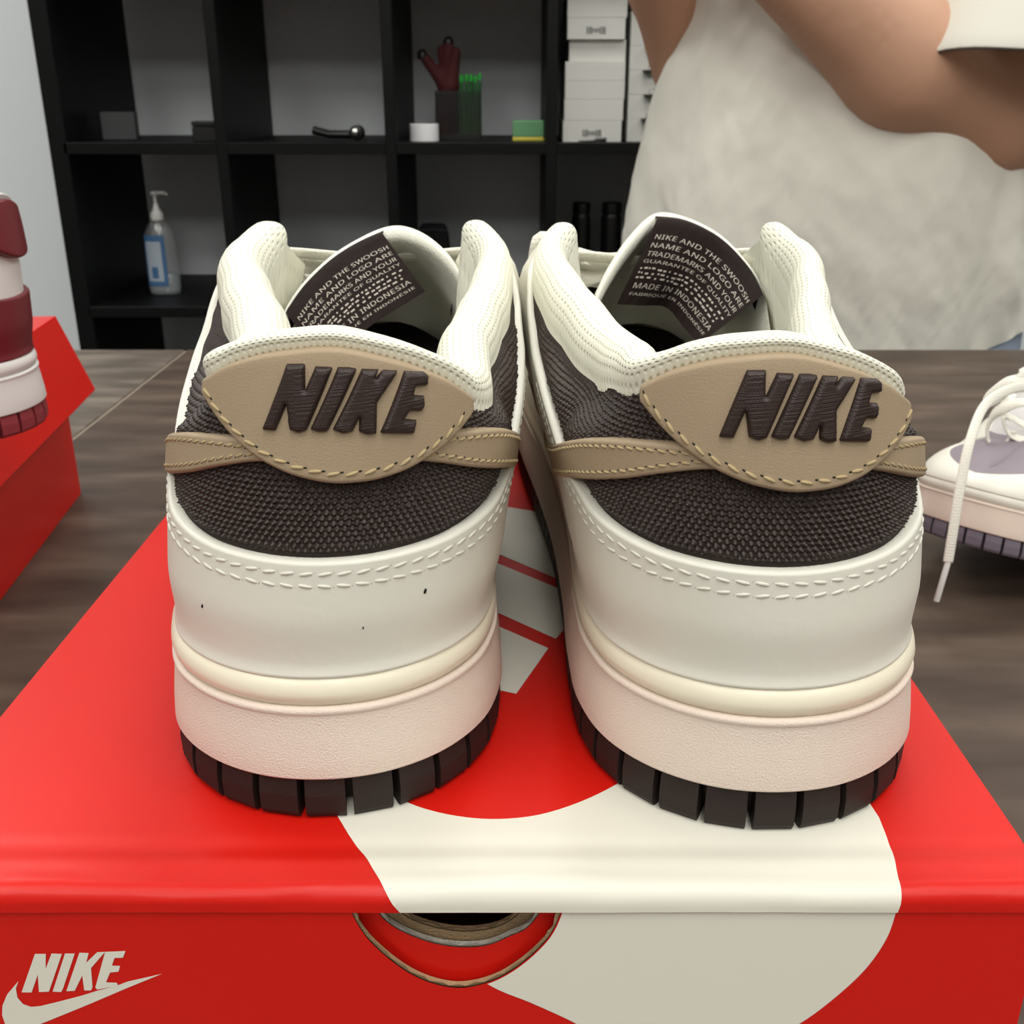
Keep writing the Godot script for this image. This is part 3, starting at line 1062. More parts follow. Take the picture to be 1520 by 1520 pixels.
func room() -> void:
	var x0 := -3.2
	var x1 := 3.2
	var z0 := -2.56
	var z1 := 3.4
	var top := 2.85
	struct("floor", panel_mesh(Vector3(x0 - 0.1, -0.1, z0 - 0.1), Vector3(x1 + 0.1, 0, z1 + 0.1)), M.floor_grey, "plain grey floor under the table and the shelf", "floor")
	struct("ceiling", panel_mesh(Vector3(x0 - 0.1, top, z0 - 0.1), Vector3(x1 + 0.1, top + 0.1, z1 + 0.1)), M.wall, "white ceiling with square light panels", "ceiling")
	struct("wall_back", panel_mesh(Vector3(x0 - 0.1, 0, z0 - 0.1), Vector3(x1 + 0.1, top, z0)), M.wall, "pale cool white wall behind the black shelf", "wall")
	struct("wall_front", panel_mesh(Vector3(x0 - 0.1, 0, z1), Vector3(x1 + 0.1, top, z1 + 0.1)), M.wall_dim, "grey wall behind the photographer", "wall")
	struct("wall_left", panel_mesh(Vector3(x0 - 0.1, 0, z0), Vector3(x0, top, z1)), M.wall_dim, "grey wall on the left side", "wall")
	struct("wall_right", panel_mesh(Vector3(x1, 0, z0), Vector3(x1 + 0.1, top, z1)), M.wall_dim, "grey wall on the right side", "wall")


# ---------------------------------------------------------------- black cube shelf
func shelf() -> void:
	var zf := -2.12
	var zb := -2.54
	var t := thing("cube_shelf", "tall black open cube shelf standing against the white wall behind the table", "shelf", Vector3(0, 0, 0))
	var xs := [-0.866, -0.554, -0.231, 0.075, 0.385, 0.70, 1.02]
	var th := 0.021
	for x in xs:
		var g := G.new()
		var wide: float = 0.034 if x == xs[0] or x == xs[6] else th
		g.box(Vector3(x, 0.98, (zf + zb) * 0.5), Vector3(wide, 1.96, zf - zb), 0.001)
		part("upright", g, M.black_board, t)
	for k in 7:
		var y := BY + 0.0485 - th * 0.5 + (k - 3) * 0.3125
		for i in 6:
			var g := G.new()
			g.box(Vector3((xs[i] + xs[i + 1]) * 0.5, y, (zf + zb) * 0.5 + 0.0015), Vector3(xs[i + 1] - xs[i] - th + 0.0005, th, zf - zb - 0.003), 0.001)
			part("shelf_board", g, M.black_board, t)

# ---------------------------------------------------------------- things on the shelf
const SH1 := 1.0705    # top of the board at eye level
const SH2 := 0.7580    # top of the board below it

func shelf_things() -> void:
	var g := G.new()
	g.box(Vector3(0, 0.0265, 0), Vector3(0.066, 0.053, 0.05), 0.0015)
	single("dark_box", "small dark grey box in the leftmost upper cubby of the black shelf", "box", g, M.dark_grey, Vector3(-0.795, SH1, -2.27), 12)
	var t := thing("black_case", "small black lidded case beside the second upright, in the upper left cubby", "case", Vector3(-0.590, SH1, -2.17))
	g = G.new()
	g.box(Vector3(0, 0.014, 0), Vector3(0.052, 0.028, 0.04), 0.002)
	part("case_body", g, M.black_plastic, t)
	g = G.new()
	g.box(Vector3(0, 0.033, 0), Vector3(0.0525, 0.0095, 0.041), 0.002)
	part("case_lid", g, M.black_plastic, t)
	# torch-like black gadget
	t = thing("handheld_gadget", "black handheld gadget with a shiny round lens, lying on the eye-level shelf board", "gadget", Vector3(-0.345, SH1, -2.23))
	g = G.new()
	g.tube(pv([Vector3(-0.052, 0.0195, 0), Vector3(-0.02, 0.0115, 0), Vector3(0.03, 0.011, 0)]), func(_f): return 0.011, func(_f): return 0.008, Vector3.UP, 12)
	part("handle", g, M.black_plastic, t)
	g = G.new()
	g.lathe([Vector2(0.0, -0.018), Vector2(0.013, -0.017), Vector2(0.0145, -0.012), Vector2(0.0145, 0.012), Vector2(0.013, 0.017), Vector2(0.0, 0.018)], Vector3.ZERO, 20)
	var head := part("head", g, M.black_plastic, t)
	head.position = Vector3(0.036, 0.0145, 0)
	head.rotation_degrees.x = 90
	g = G.new()
	g.lathe([Vector2(0.008, 0.0), Vector2(0.0075, 0.002), Vector2(0.004, 0.0035), Vector2(0.0, 0.004)], Vector3.ZERO, 16)
	var lens := part("lens", g, M.chrome, t)
	lens.position = Vector3(0.034, 0.0155, 0.0178)
	lens.rotation_degrees.x = 90
	# roll of white tape
	t = thing("tape_roll", "white roll of tape lying flat beside the black holder", "tape roll", Vector3(-0.172, SH1, -2.19))
	g = G.new()
	g.lathe([Vector2(0.016, 0.0), Vector2(0.0275, 0.0), Vector2(0.0283, 0.001), Vector2(0.0283, 0.031), Vector2(0.0275, 0.032), Vector2(0.016, 0.032), Vector2(0.016, 0.0)], Vector3.ZERO, 32)
	part("tape", g, M.white_paper, t)
	g = G.new()
	g.lathe([Vector2(0.0135, 0.0004), Vector2(0.0158, 0.0004), Vector2(0.0158, 0.0316), Vector2(0.0135, 0.0316), Vector2(0.0135, 0.0004)], Vector3.ZERO, 32)
	part("core", g, M.kraft, t)
	# wire mesh holder: four wall panels of mesh, rims
	t = thing("desk_organiser", "square black desk organiser holding dark red gloves and green pencils", "organiser", Vector3(-0.1065, SH1, -2.25))
	for s in [[-0.022, 0.029, 0.043, 0.0012], [0.022, 0.029, 0.043, 0.0012], [-0.022, -0.029, 0.043, 0.0012], [0.022, -0.029, 0.043, 0.0012]]:
		g = G.new()
		g.box(Vector3(s[0], 0.046, s[1]), Vector3(s[2], 0.092, s[3]), 0.0005)
		part("smoked_panel", g, M.smoke if s[0] < 0.0 else M.smoke_green, t)
	for s in [-0.044, 0.0, 0.044]:
		g = G.new()
		g.box(Vector3(s, 0.046, 0), Vector3(0.002, 0.092, 0.058), 0.0005)
		part("side_panel", g, M.black_plastic, t)
	g = G.new()
	g.box(Vector3(0, 0.006, 0), Vector3(0.09, 0.012, 0.06), 0.001)
	part("base", g, M.black_plastic, t)
	g = G.new()
	g.box(Vector3(-0.022, 0.0885, 0.0298), Vector3(0.045, 0.007, 0.002), 0.0006)
	part("rim", g, M.black_plastic, t)
	# gloves: two fingers sticking up out of the organiser
	t = thing("glove", "dark red work glove with black fingertips, stuck upright in the organiser", "glove", Vector3(-0.1285, SH1 + 0.013, -2.25))
	var bones := []
	for q in [[Vector3(0, 0.0, 0), Vector3(0.002, 0.085, 0), 0.017, 0.02], [Vector3(0.0, 0.085, 0), Vector3(-0.047, 0.145, 0.006), 0.015, 0.0085], [Vector3(0.003, 0.09, 0), Vector3(0.004, 0.168, -0.004), 0.017, 0.0095], [Vector3(0.008, 0.09, 0.006), Vector3(0.019, 0.15, 0.008), 0.014, 0.009], [Vector3(0.0, 0.09, -0.004), Vector3(-0.010, 0.153, -0.010), 0.013, 0.009]]:
		bones.append(q)
	part("glove_body", nets(bones, 0.0035, 0.008), M.dark_red, t)
	for q in [Vector3(-0.047, 0.145, 0.006), Vector3(0.004, 0.168, -0.004)]:
		g = G.new()
		g.lathe([Vector2(0.0095, -0.008), Vector2(0.0103, 0.0), Vector2(0.0085, 0.006), Vector2(0.0045, 0.0095), Vector2(0.0, 0.0105)], q, 14)
		part("fingertip", g, M.black_plastic, t)
	# green pencils
	rng.seed = 5
	for i in 9:
		var px := -0.0995 + 0.0365 * ((i % 5) / 4.0) + rng.randf_range(-0.001, 0.001)
		t = thing("pencil", "green pencil standing in the right half of the organiser", "pencil", Vector3(px, SH1 + 0.012, -2.237 if i < 5 else -2.258), 0, "green pencils in the organiser")
		g = G.new()
		g.lathe([Vector2(0.0, 0.0), Vector2(0.0036, 0.0), Vector2(0.0036, 0.094 + rng.randf() * 0.006)], Vector3.ZERO, 6)
		part("shaft", g, M.green, t)
		g = G.new()
		g.lathe([Vector2(0.0036, 0.094), Vector2(0.0034, 0.104), Vector2(0.0026, 0.106), Vector2(0.0, 0.1065)], Vector3(0, rng.randf() * 0.006, 0), 10)
		part("cap", g, M.green_bright, t)
	# sponge
	t = thing("sponge", "green and yellow scouring sponge beside the white boxes", "sponge", Vector3(0.032, SH1, -2.21))
	g = G.new()
	g.box(Vector3(0, 0.004, 0), Vector3(0.062, 0.008, 0.06), 0.002)
	part("sponge_layer", g, M.yellow, t)
	g = G.new()
	g.box(Vector3(0, 0.023, 0), Vector3(0.061, 0.030, 0.059), 0.002)
	part("scourer", g, M.sage, t)
	# stack of white boxes: y0, height, x offset, width, darker
	var y := SH1
	var zs := [[0.0385, 0.0, 0.114], [0.0375, 0.002, 0.114], [0.0325, 0.003, 0.1145], [0.0335, 0.003, 0.1145], [0.0375, 0.007, 0.108], [0.0365, 0.003, 0.109], [0.036, 0.004, 0.112]]
	var names := ["white box with a printed code, bottom of the stack", "plain white box, second from the bottom of the stack", "plain white box, third from the bottom of the stack", "plain white box, fourth from the bottom of the stack", "narrower white box set back, fifth from the bottom of the stack", "white box with a printed code, sixth in the stack", "plain white box at the very top of the stack"]
	for i in zs.size():
		var q: Array = zs[i]
		white_box(names[i] + " beside the shelf upright", Vector3(0.1545 + q[1], y, -2.25 - (0.012 if i == 4 else 0.0)), Vector3(q[2], q[0], 0.19), i == 0 or i == 5, "white boxes stacked in the cubby")
		y += q[0] + 0.0004
	y = SH1
	var rel := ["lowest white box of the stack at the person's elbow", "second white box of the stack at the person's elbow", "third white box of the stack at the person's elbow", "fourth white box of the stack at the person's elbow", "fifth white box of the stack at the person's elbow"]
	for i in 5:
		white_box(rel[i], Vector3(0.279, y, -2.26), Vector3(0.112, 0.0425 if i != 4 else 0.06, 0.18), false, "white boxes stacked beside the arm")
		y += (0.0425 if i != 4 else 0.06) + 0.0004
	# black bulldog clips on the second stack
	for i in 4:
		var cyy: float = [SH1 + 0.041, SH1 + 0.084, SH1 + 0.127, SH1 + 0.170][i]
		var cl := thing("bulldog_clip", ["lowest", "second lowest", "third lowest", "topmost"][i] + " black clip on the front of the white boxes by the arm", "clip", Vector3(0.262 + 0.004 * (i % 2), cyy, -2.168), 0, "black clips on the white boxes")
		g = G.new()
		g.grid(12, 4, func(u: float, v: float):
			var ang := PI + u * PI
			return Vector3(cos(ang) * 0.0125, sin(ang) * 0.008, lerpf(-0.0015, 0.013, v) - 0.004 * sin(u * PI) * v), 1.0)
		g.box(Vector3(0, 0.0005, 0.0055), Vector3(0.027, 0.0016, 0.015), 0.0005)
		part("clip_jaw", g, M.black_plastic, cl)
		g = G.new()
		g.tube(smooth(pv([Vector3(-0.004, 0.001, 0.012), Vector3(-0.005, 0.008, 0.02), Vector3(0.0, 0.012, 0.022), Vector3(0.005, 0.008, 0.02), Vector3(0.004, 0.001, 0.012)])), func(_f): return 0.0007, func(_f): return 0.0007, Vector3(0, 0, 1), 6)
		part("clip_wire", g, M.chrome, cl)
	# small black tool in front of the stack
	t = thing("black_cutter", "slim black cutter lying in front of the white box stack", "cutter", Vector3(0.157, SH1, -2.137))
	g = G.new()
	g.tube(pv([Vector3(-0.03, 0.002, 0), Vector3(0.0, 0.0025, 0.001), Vector3(0.004, 0.0045, 0.001), Vector3(0.024, 0.0045, 0.002)]), func(f: float): return lerpf(0.002, 0.005, f), func(f: float): return lerpf(0.0012, 0.0042, f), Vector3.UP, 10)
	part("cutter_body", g, M.black_plastic, t)
	g = G.new()
	g.box(Vector3(-0.036, 0.0021, 0), Vector3(0.016, 0.0006, 0.004), 0.0002)
	part("blade", g, M.chrome, t)
	# tall black bottles below
	for i in 3:
		var bx: float = [0.147, 0.2105, 0.261][i]
		var bt := thing("black_bottle", ["black cylinder bottle beside the upright, leftmost of the three on the lower board", "black cylinder bottle in the middle of the three on the lower board", "black cylinder bottle nearest the white shirt, on the lower board"][i], "bottle", Vector3(bx, SH2, -2.3), 0, "black bottles on the lower board")
		var r: float = [0.0195, 0.0215, 0.0215][i]
		g = G.new()
		g.lathe([Vector2(0, 0), Vector2(r - 0.002, 0), Vector2(r, 0.003), Vector2(r, 0.155), Vector2(r - 0.003, 0.162), Vector2(r - 0.003, 0.164)], Vector3.ZERO, 28)
		part("bottle_body", g, M.black_plastic, bt)
		g = G.new()
		g.lathe([Vector2(r - 0.0035, 0.163), Vector2(r - 0.001, 0.1645), Vector2(r - 0.001, 0.184), Vector2(r - 0.003, 0.187), Vector2(0, 0.1875)], Vector3.ZERO, 28)
		part("cap", g, M.black_plastic, bt)
	# dark pouch on the lower board
	t = thing("dark_pouch", "flat black pouch on the lower board, behind the left sneaker's collar", "pouch", Vector3(-0.170, SH2, -2.33))
	g = G.new()
	g.grid(24, 12, func(u: float, v: float):
		var s := sin(v * PI)
		var an := -u * TAU
		var e := func(x: float) -> float: return signf(x) * pow(absf(x), 0.45)
		return Vector3(e.call(cos(an)) * 0.036 * pow(s, 0.3), 0.071 - 0.071 * cos(v * PI) + 0.003 * sin(u * 19.0) * s, e.call(sin(an)) * 0.022 * pow(s, 0.4)), 1.0, true)
	part("pouch_body", g, M.black_cloth, t)
	g = G.new()
	g.tube(pv([Vector3(-0.03, 0.128, 0.019), Vector3(0.0, 0.130, 0.021), Vector3(0.03, 0.128, 0.019)]), func(_f): return 0.0015, func(_f): return 0.0015, Vector3.UP, 8)
	part("zip", g, M.dark_grey, t)
	sanitizer()


func white_box(label: String, at: Vector3, s: Vector3, code: bool, group: String) -> void:
	var t := thing("white_box", label, "box", at, 0, group)
	var g := G.new()
	g.box(Vector3(0, (s.y - 0.012) * 0.5, 0), Vector3(s.x - 0.0012, s.y - 0.012, s.z - 0.0012), 0.0004)
	part("box_body", g, M.white_card, t)
	g = G.new()
	g.box(Vector3(0, s.y - 0.0065, 0), Vector3(s.x - 0.001, 0.013, s.z - 0.001), 0.0005)
	part("box_lid", g, M.white_card, t)
	if code:
		g = G.new()
		rng.seed = 11
		var x := -0.017
		while x < 0.017:
			var w := rng.randf_range(0.0008, 0.0024)
			g.box(Vector3(x, s.y * 0.42, s.z * 0.5 + 0.0001), Vector3(w, 0.0125 if absf(x) > 0.006 else 0.007, 0.0004), 0.0001)
			x += w + rng.randf_range(0.0008, 0.002)
		part("printed_code", g, M.grey_ink, t)


func sanitizer() -> void:
	var t := thing("pump_bottle", "clear half-empty pump bottle with a blue and white label", "bottle", Vector3(-0.742, SH2, -2.27), 8)
	var g := G.new()
	var sx := 1.0
	var sz := 0.62
	g.lathe([Vector2(0, 0.001), Vector2(0.028, 0.0), Vector2(0.0315, 0.004), Vector2(0.033, 0.012), Vector2(0.0335, 0.06), Vector2(0.0325, 0.105), Vector2(0.029, 0.128), Vector2(0.021, 0.144), Vector2(0.0125, 0.152), Vector2(0.0115, 0.158)], Vector3.ZERO, 36, sx, sz)
	part("bottle_body", g, M.clear, t)
	g = G.new()
	g.lathe([Vector2(0, 0.002), Vector2(0.027, 0.002), Vector2(0.0305, 0.006), Vector2(0.032, 0.013), Vector2(0.0322, 0.044), Vector2(0, 0.044)], Vector3.ZERO, 36, sx, sz)
	part("gel", g, M.gel, t)
	for q in [[-1.15, 0.35, 0.020, 0.125, M.label_blue, 0.00035], [-0.95, 0.12, 0.030, 0.112, M.label_white, 0.0007], [-0.62, -0.20, 0.036, 0.060, M.label_blue, 0.0010], [0.10, 0.3, 0.022, 0.123, M.label_blue, 0.0009]]:
		g = G.new()
		g.grid(16, 8, func(u: float, v: float):
			var an: float = lerpf(q[0], q[1], u)
			var y: float = lerpf(q[2], q[3], v)
			var r: float = 0.0337 + q[5] - 0.0012 * sm(0.09, 0.13, y)
			return Vector3(sin(an) * r, y, cos(an) * (r * sz + q[5])))
		part("bottle_label", g, q[4], t)
	g = G.new()
	g.lathe([Vector2(0.0, 0.150), Vector2(0.0128, 0.152), Vector2(0.0135, 0.156), Vector2(0.0135, 0.166), Vector2(0.0105, 0.171), Vector2(0.0065, 0.178), Vector2(0.0050, 0.186), Vector2(0.0036, 0.188), Vector2(0.0034, 0.203), Vector2(0.0085, 0.204), Vector2(0.0090, 0.209), Vector2(0.007, 0.212), Vector2(0, 0.2125)], Vector3.ZERO, 20)
	part("pump_head", g, M.white_plastic, t)
	g = G.new()
	g.tube(smooth(pv([Vector3(-0.004, 0.2085, 0), Vector3(0.012, 0.2085, 0), Vector3(0.021, 0.2075, 0), Vector3(0.0245, 0.203, 0)])), func(f: float): return lerpf(0.0048, 0.0032, f), func(f: float): return lerpf(0.0042, 0.003, f), Vector3(0, 1, 0.2), 10)
	part("nozzle", g, M.white_plastic, t)
	g = G.new()
	g.tube(pv([Vector3(0.0, 0.152, 0), Vector3(0.001, 0.08, 0), Vector3(0.004, 0.006, 0)]), func(_f): return 0.0035, func(_f): return 0.0035, Vector3(0, 0, 1), 10)
	part("dip_tube", g, M.white_plastic, t)


# ---------------------------------------------------------------- person
# surface nets over joined tapered capsules [a, b, ra, rb]
func nets(bones: Array, cell: float, k: float) -> G:
	var field := {}
	var lo := Vector3.ONE * 1e9
	for b in bones:
		var r: float = maxf(b[2], b[3])
		lo = lo.min((b[0] as Vector3).min(b[1]) - Vector3.ONE * (r + k + cell * 2))
	for b in bones:
		var r: float = maxf(b[2], b[3]) + k + cell * 1.5
		var A: Vector3 = b[0]
		var B: Vector3 = b[1]
		var ra: float = b[2]
		var rb: float = b[3]
		var p0 := ((A.min(B) - Vector3.ONE * r - lo) / cell).floor()
		var p1 := ((A.max(B) + Vector3.ONE * r - lo) / cell).ceil()
		var ab := B - A
		var l2 := maxf(ab.length_squared(), 1e-12)
		for i in range(int(p0.x), int(p1.x) + 1):
			for j in range(int(p0.y), int(p1.y) + 1):
				for l in range(int(p0.z), int(p1.z) + 1):
					var p := lo + Vector3(i, j, l) * cell
					var s := clampf((p - A).dot(ab) / l2, 0.0, 1.0)
					var d := p.distance_to(A + ab * s) - lerpf(ra, rb, s)
					if d > k + cell * 2.0: continue
					var key := Vector3i(i, j, l)
					if field.has(key):
						var e: float = field[key]
						var h := maxf(k - absf(d - e), 0.0) / k
						field[key] = minf(d, e) - h * h * k * 0.25
					else:
						field[key] = d
	var g := G.new()
	var at := {}
	var C := [Vector3i(0, 0, 0), Vector3i(1, 0, 0), Vector3i(0, 1, 0), Vector3i(1, 1, 0), Vector3i(0, 0, 1), Vector3i(1, 0, 1), Vector3i(0, 1, 1), Vector3i(1, 1, 1)]
	var E := [[0, 1], [2, 3], [4, 5], [6, 7], [0, 2], [1, 3], [4, 6], [5, 7], [0, 4], [1, 5], [2, 6], [3, 7]]
	var big := k + cell * 2.0
	for key in field:
		var val := PackedFloat32Array()
		var neg := 0
		for c in C:
			var f: float = field.get(key + c, big)
			val.append(f)
			if f < 0.0: neg += 1
		if neg == 0 or neg == 8: continue
		var p := Vector3.ZERO
		var n := 0
		for e in E:
			var a: float = val[e[0]]
			var b: float = val[e[1]]
			if (a < 0.0) != (b < 0.0):
				p += Vector3(C[e[0]]).lerp(Vector3(C[e[1]]), a / (a - b))
				n += 1
		var gr := Vector3(val[1] + val[3] + val[5] + val[7] - val[0] - val[2] - val[4] - val[6], val[2] + val[3] + val[6] + val[7] - val[0] - val[1] - val[4] - val[5], val[4] + val[5] + val[6] + val[7] - val[0] - val[1] - val[2] - val[3])
		at[key] = g.V.size()
		g.V.append(lo + (Vector3(key) + p / n) * cell)
		g.N.append(gr.normalized())
		g.U.append(Vector2.ZERO)
	for key in field:
		var f0: float = field[key]
		for ax in 3:
			var d := Vector3i(1 if ax == 0 else 0, 1 if ax == 1 else 0, 1 if ax == 2 else 0)
			var f1: float = field.get(key + d, big)
			if (f0 < 0.0) == (f1 < 0.0): continue
			var u := Vector3i(d.z, d.x, d.y)
			var v := Vector3i(d.y, d.z, d.x)
			var q := [key, key - u, key - u - v, key - v]
			var ok := true
			for x in q:
				if not at.has(x): ok = false
			if not ok: continue
			var I := [at[q[0]], at[q[1]], at[q[2]], at[q[3]]]
			if f0 < 0.0: g.I.append_array([I[0], I[3], I[2], I[0], I[2], I[1]])
			else: g.I.append_array([I[0], I[1], I[2], I[0], I[2], I[3]])
	return g


func person() -> void:
	var o := Vector3(0.41, 0, -1.34)
	var t := thing("person", "person in a loose off-white T-shirt standing behind the table with one arm folded up", "person", o)
	var b := []
	var W := func(x: float, h: float, z: float) -> Vector3: return w3(x, h, z) - o
	# trunk inside the shirt, neck and head above the frame
	b.append([W.call(0.41, -0.02, -1.36), W.call(0.41, 0.30, -1.36), 0.115, 0.12])
	b.append([W.call(0.26, 0.42, -1.36), W.call(0.57, 0.42, -1.36), 0.07, 0.07])
	b.append([W.call(0.41, 0.45, -1.36), W.call(0.41, 0.56, -1.34), 0.065, 0.058])
	b.append([W.call(0.41, 0.62, -1.32), W.call(0.41, 0.70, -1.335), 0.072, 0.085])
	b.append([W.call(0.41, 0.645, -1.235), W.call(0.41, 0.66, -1.245), 0.010, 0.008])
	# the folded arm at the right of the picture
	b.append([W.call(0.62, 0.42, -1.34), W.call(0.590, 0.27, -1.27), 0.066, 0.062])
	b.append([W.call(0.590, 0.27, -1.27), W.call(0.540, 0.104, -1.24), 0.062, 0.052])
	b.append([W.call(0.540, 0.104, -1.24), W.call(0.415, 0.163, -1.21), 0.052, 0.064])
	b.append([W.call(0.415, 0.163, -1.21), W.call(0.215, 0.295, -1.17), 0.064, 0.035])
	hand(b, W.call(0.215, 0.295, -1.17), Vector3(-0.78, 0.58, 0.1).normalized(), Vector3(0.3, 0.4, -0.87).normalized(), 1.0)
	# the other arm, its elbow behind the shirt
	b.append([W.call(0.22, 0.42, -1.36), W.call(0.19, 0.27, -1.42), 0.062, 0.052])
	b.append([W.call(0.19, 0.27, -1.42), W.call(0.232, 0.145, -1.43), 0.050, 0.042])
	b.append([W.call(0.232, 0.145, -1.43), W.call(0.150, 0.295, -1.33), 0.042, 0.036])
	b.append([W.call(0.150, 0.295, -1.33), W.call(0.165, 0.40, -1.20), 0.036, 0.026])
	hand(b, W.call(0.165, 0.40, -1.20), Vector3(0.1, 0.75, 0.65).normalized(), Vector3(0.9, 0.0, -0.3).normalized(), -1.0)
	part("body", nets(b, 0.011, 0.025), M.skin, t)
	# shirt: rows from hem to shoulders
	var nz := FastNoiseLite.new()
	nz.seed = 4
	nz.frequency = 5.0
	var hw := [-0.20, 0.262, -0.12, 0.262, 0.02, 0.252, 0.14, 0.236, 0.228, 0.208, 0.34, 0.200, 0.42, 0.215, 0.47, 0.15, 0.50, 0.085]
	var g := G.new()
	g.grid(220, 120, func(u: float, v: float):
		var an := u * TAU
		var h: float = lerpf(-0.165, 0.50, v)
		var sx := sin(an)
		var cz := cos(an)
		h += 0.055 * sm(0.35, 0.95, sx) * (1.0 - sm(0.0, 0.25, v))
		var k := cv(hw, h)
		var dz: float = lerpf(0.165, 0.125, sm(-0.1, 0.4, h)) * (1.0 - 0.5 * sm(0.42, 0.5, h))
		var fold := 0.010 * sin(an * 7.0 + 0.8 + h * 2.0) * (1.0 - sm(-0.2, 0.22, h)) + 0.008 * sin(an * 3.0 + h * 9.0)
		fold += 0.012 * exp(-pow((an - 0.62 - 0.25 * (0.1 - h)) / 0.09, 2.0)) * (1.0 - sm(0.0, 0.12, h)) * sm(-0.16, -0.05, h)
		fold += 0.010 * nz.get_noise_3d(sx * 0.30 + h * 0.25, h * 0.7, cz * 0.2) + 0.0045 * nz.get_noise_3d(sx * 0.5 + 7.0, h * 2.6 + sx * 0.8, cz * 0.4) * (1.0 - sm(-0.1, 0.12, h))
		var p: Vector3 = W.call(0.412 + sx * (k + fold), h, -1.35 + cz * (dz + fold * 1.3))
		return p, 1.0, true)
	var sh := part("shirt", g, M.shirt, t)
	# a doubled hem along its lower edge
	g = G.new()
	var hem := PackedVector3Array()
	# loose sleeve over the folded arm
	var s0: Vector3 = W.call(0.68, 0.42, -1.30)
	var s1: Vector3 = W.call(0.535, 0.125, -1.20)
	g = G.new()
	g.grid(64, 30, func(u: float, v: float):
		var ax := (s1 - s0).normalized()
		var sd := ax.cross(Vector3(0, 0, 1)).normalized()
		var up := sd.cross(ax)
		var an := -u * TAU
		var inner := v > 0.86
		var f := v / 0.86 if not inner else 1.0 - (v - 0.86) / 0.14 * 0.45
		var r := lerpf(0.095, 0.132, f) + 0.004 * sin(u * TAU * 5.0 + f * 4.0) - (0.004 if inner else 0.0)
		var tilt := 0.035 * cos(an)
		return s0 + ax * ((s1 - s0).length() * f + tilt * f) + (sd * cos(an) + up * sin(an)) * r, 1.0, true)
	part("sleeve", g, M.shirt, t)
	g = G.new()
	s0 = W.call(0.24, 0.44, -1.36)
	s1 = W.call(0.19, 0.31, -1.41)
	var q0 := s0
	var q1 := s1
	g.grid(48, 16, func(u: float, v: float):
		var ax := (q1 - q0).normalized()
		var sd := ax.cross(Vector3(0, 0, 1)).normalized()
		var up := sd.cross(ax)
		var an := -u * TAU
		return q0 + ax * (q1 - q0).length() * v + (sd * cos(an) + up * sin(an)) * (lerpf(0.085, 0.08, v) + 0.003 * sin(u * TAU * 4.0)), 1.0, true)
	part("sleeve", g, M.shirt, t)
	# pale jeans
	g = G.new()
	for sx in [-1.0, 1.0]:
		g.grid(40, 30, func(u: float, v: float):
			var h := lerpf(0.03, 0.98, v)
			var r := lerpf(0.085, 0.118, sm(0.3, 0.9, h)) + 0.002 * sin(h * 60.0 + u * 12.0)
			var cx: float = lerpf(0.10, 0.105, v) * sx + 0.412 - o.x
			return Vector3(cx + sin(u * TAU) * r * 1.12, h, -1.35 - o.z + cos(u * TAU) * r * 1.1), 1.0, true)
	g.grid(48, 10, func(u: float, v: float):
		var h := lerpf(0.80, 1.0, v)
		return Vector3(0.412 - o.x + sin(u * TAU) * lerpf(0.232, 0.20, v), h, -1.35 - o.z + cos(u * TAU) * 0.125), 1.0, true)
	part("jeans", g, M.jeans, t)
	for sx in [-1.0, 1.0]:
		g = G.new()
		g.grid(24, 12, func(u: float, v: float):
			var s := sin(v * PI)
			return Vector3(0.412 - o.x + 0.105 * sx + sin(u * TAU) * 0.048 * pow(s, 0.5), 0.04 - 0.04 * cos(v * PI), -1.30 - o.z + cos(u * TAU) * 0.13 * pow(s, 0.5)), 1.0, true)
		part("shoe", g, M.white_plastic, t)


func hand(b: Array, wrist: Vector3, dir: Vector3, back: Vector3, sd: float) -> void:
	var side := dir.cross(back).normalized() * sd
	var palm := wrist + dir * 0.055
	b.append([wrist, wrist + dir * 0.03, 0.026, 0.026])
	for i in 4:
		var base := wrist + dir * 0.085 + side * (0.030 - 0.020 * i)
		b.append([wrist + dir * 0.025 + side * (0.014 - 0.009 * i), base, 0.015, 0.0115])
		var l: float = [0.040, 0.046, 0.043, 0.034][i]
		var p1 := base + (dir * 0.85 - back * 0.5).normalized() * l
		var p2 := p1 + (dir * 0.2 - back).normalized() * l * 0.65
		var p3 := p2 + (-dir * 0.5 - back * 0.8).normalized() * l * 0.5
		b.append([base, p1, 0.0105, 0.0095])
		b.append([p1, p2, 0.0095, 0.0088])
		b.append([p2, p3, 0.0088, 0.008])
	var t0 := wrist + dir * 0.03 + side * 0.024
	var t1 := t0 + (dir * 0.6 + side * 0.8 - back * 0.3).normalized() * 0.042
	b.append([t0, t1, 0.014, 0.0115])
	b.append([t1, t1 + (dir * 0.9 - back * 0.5).normalized() * 0.034, 0.0112, 0.0088])

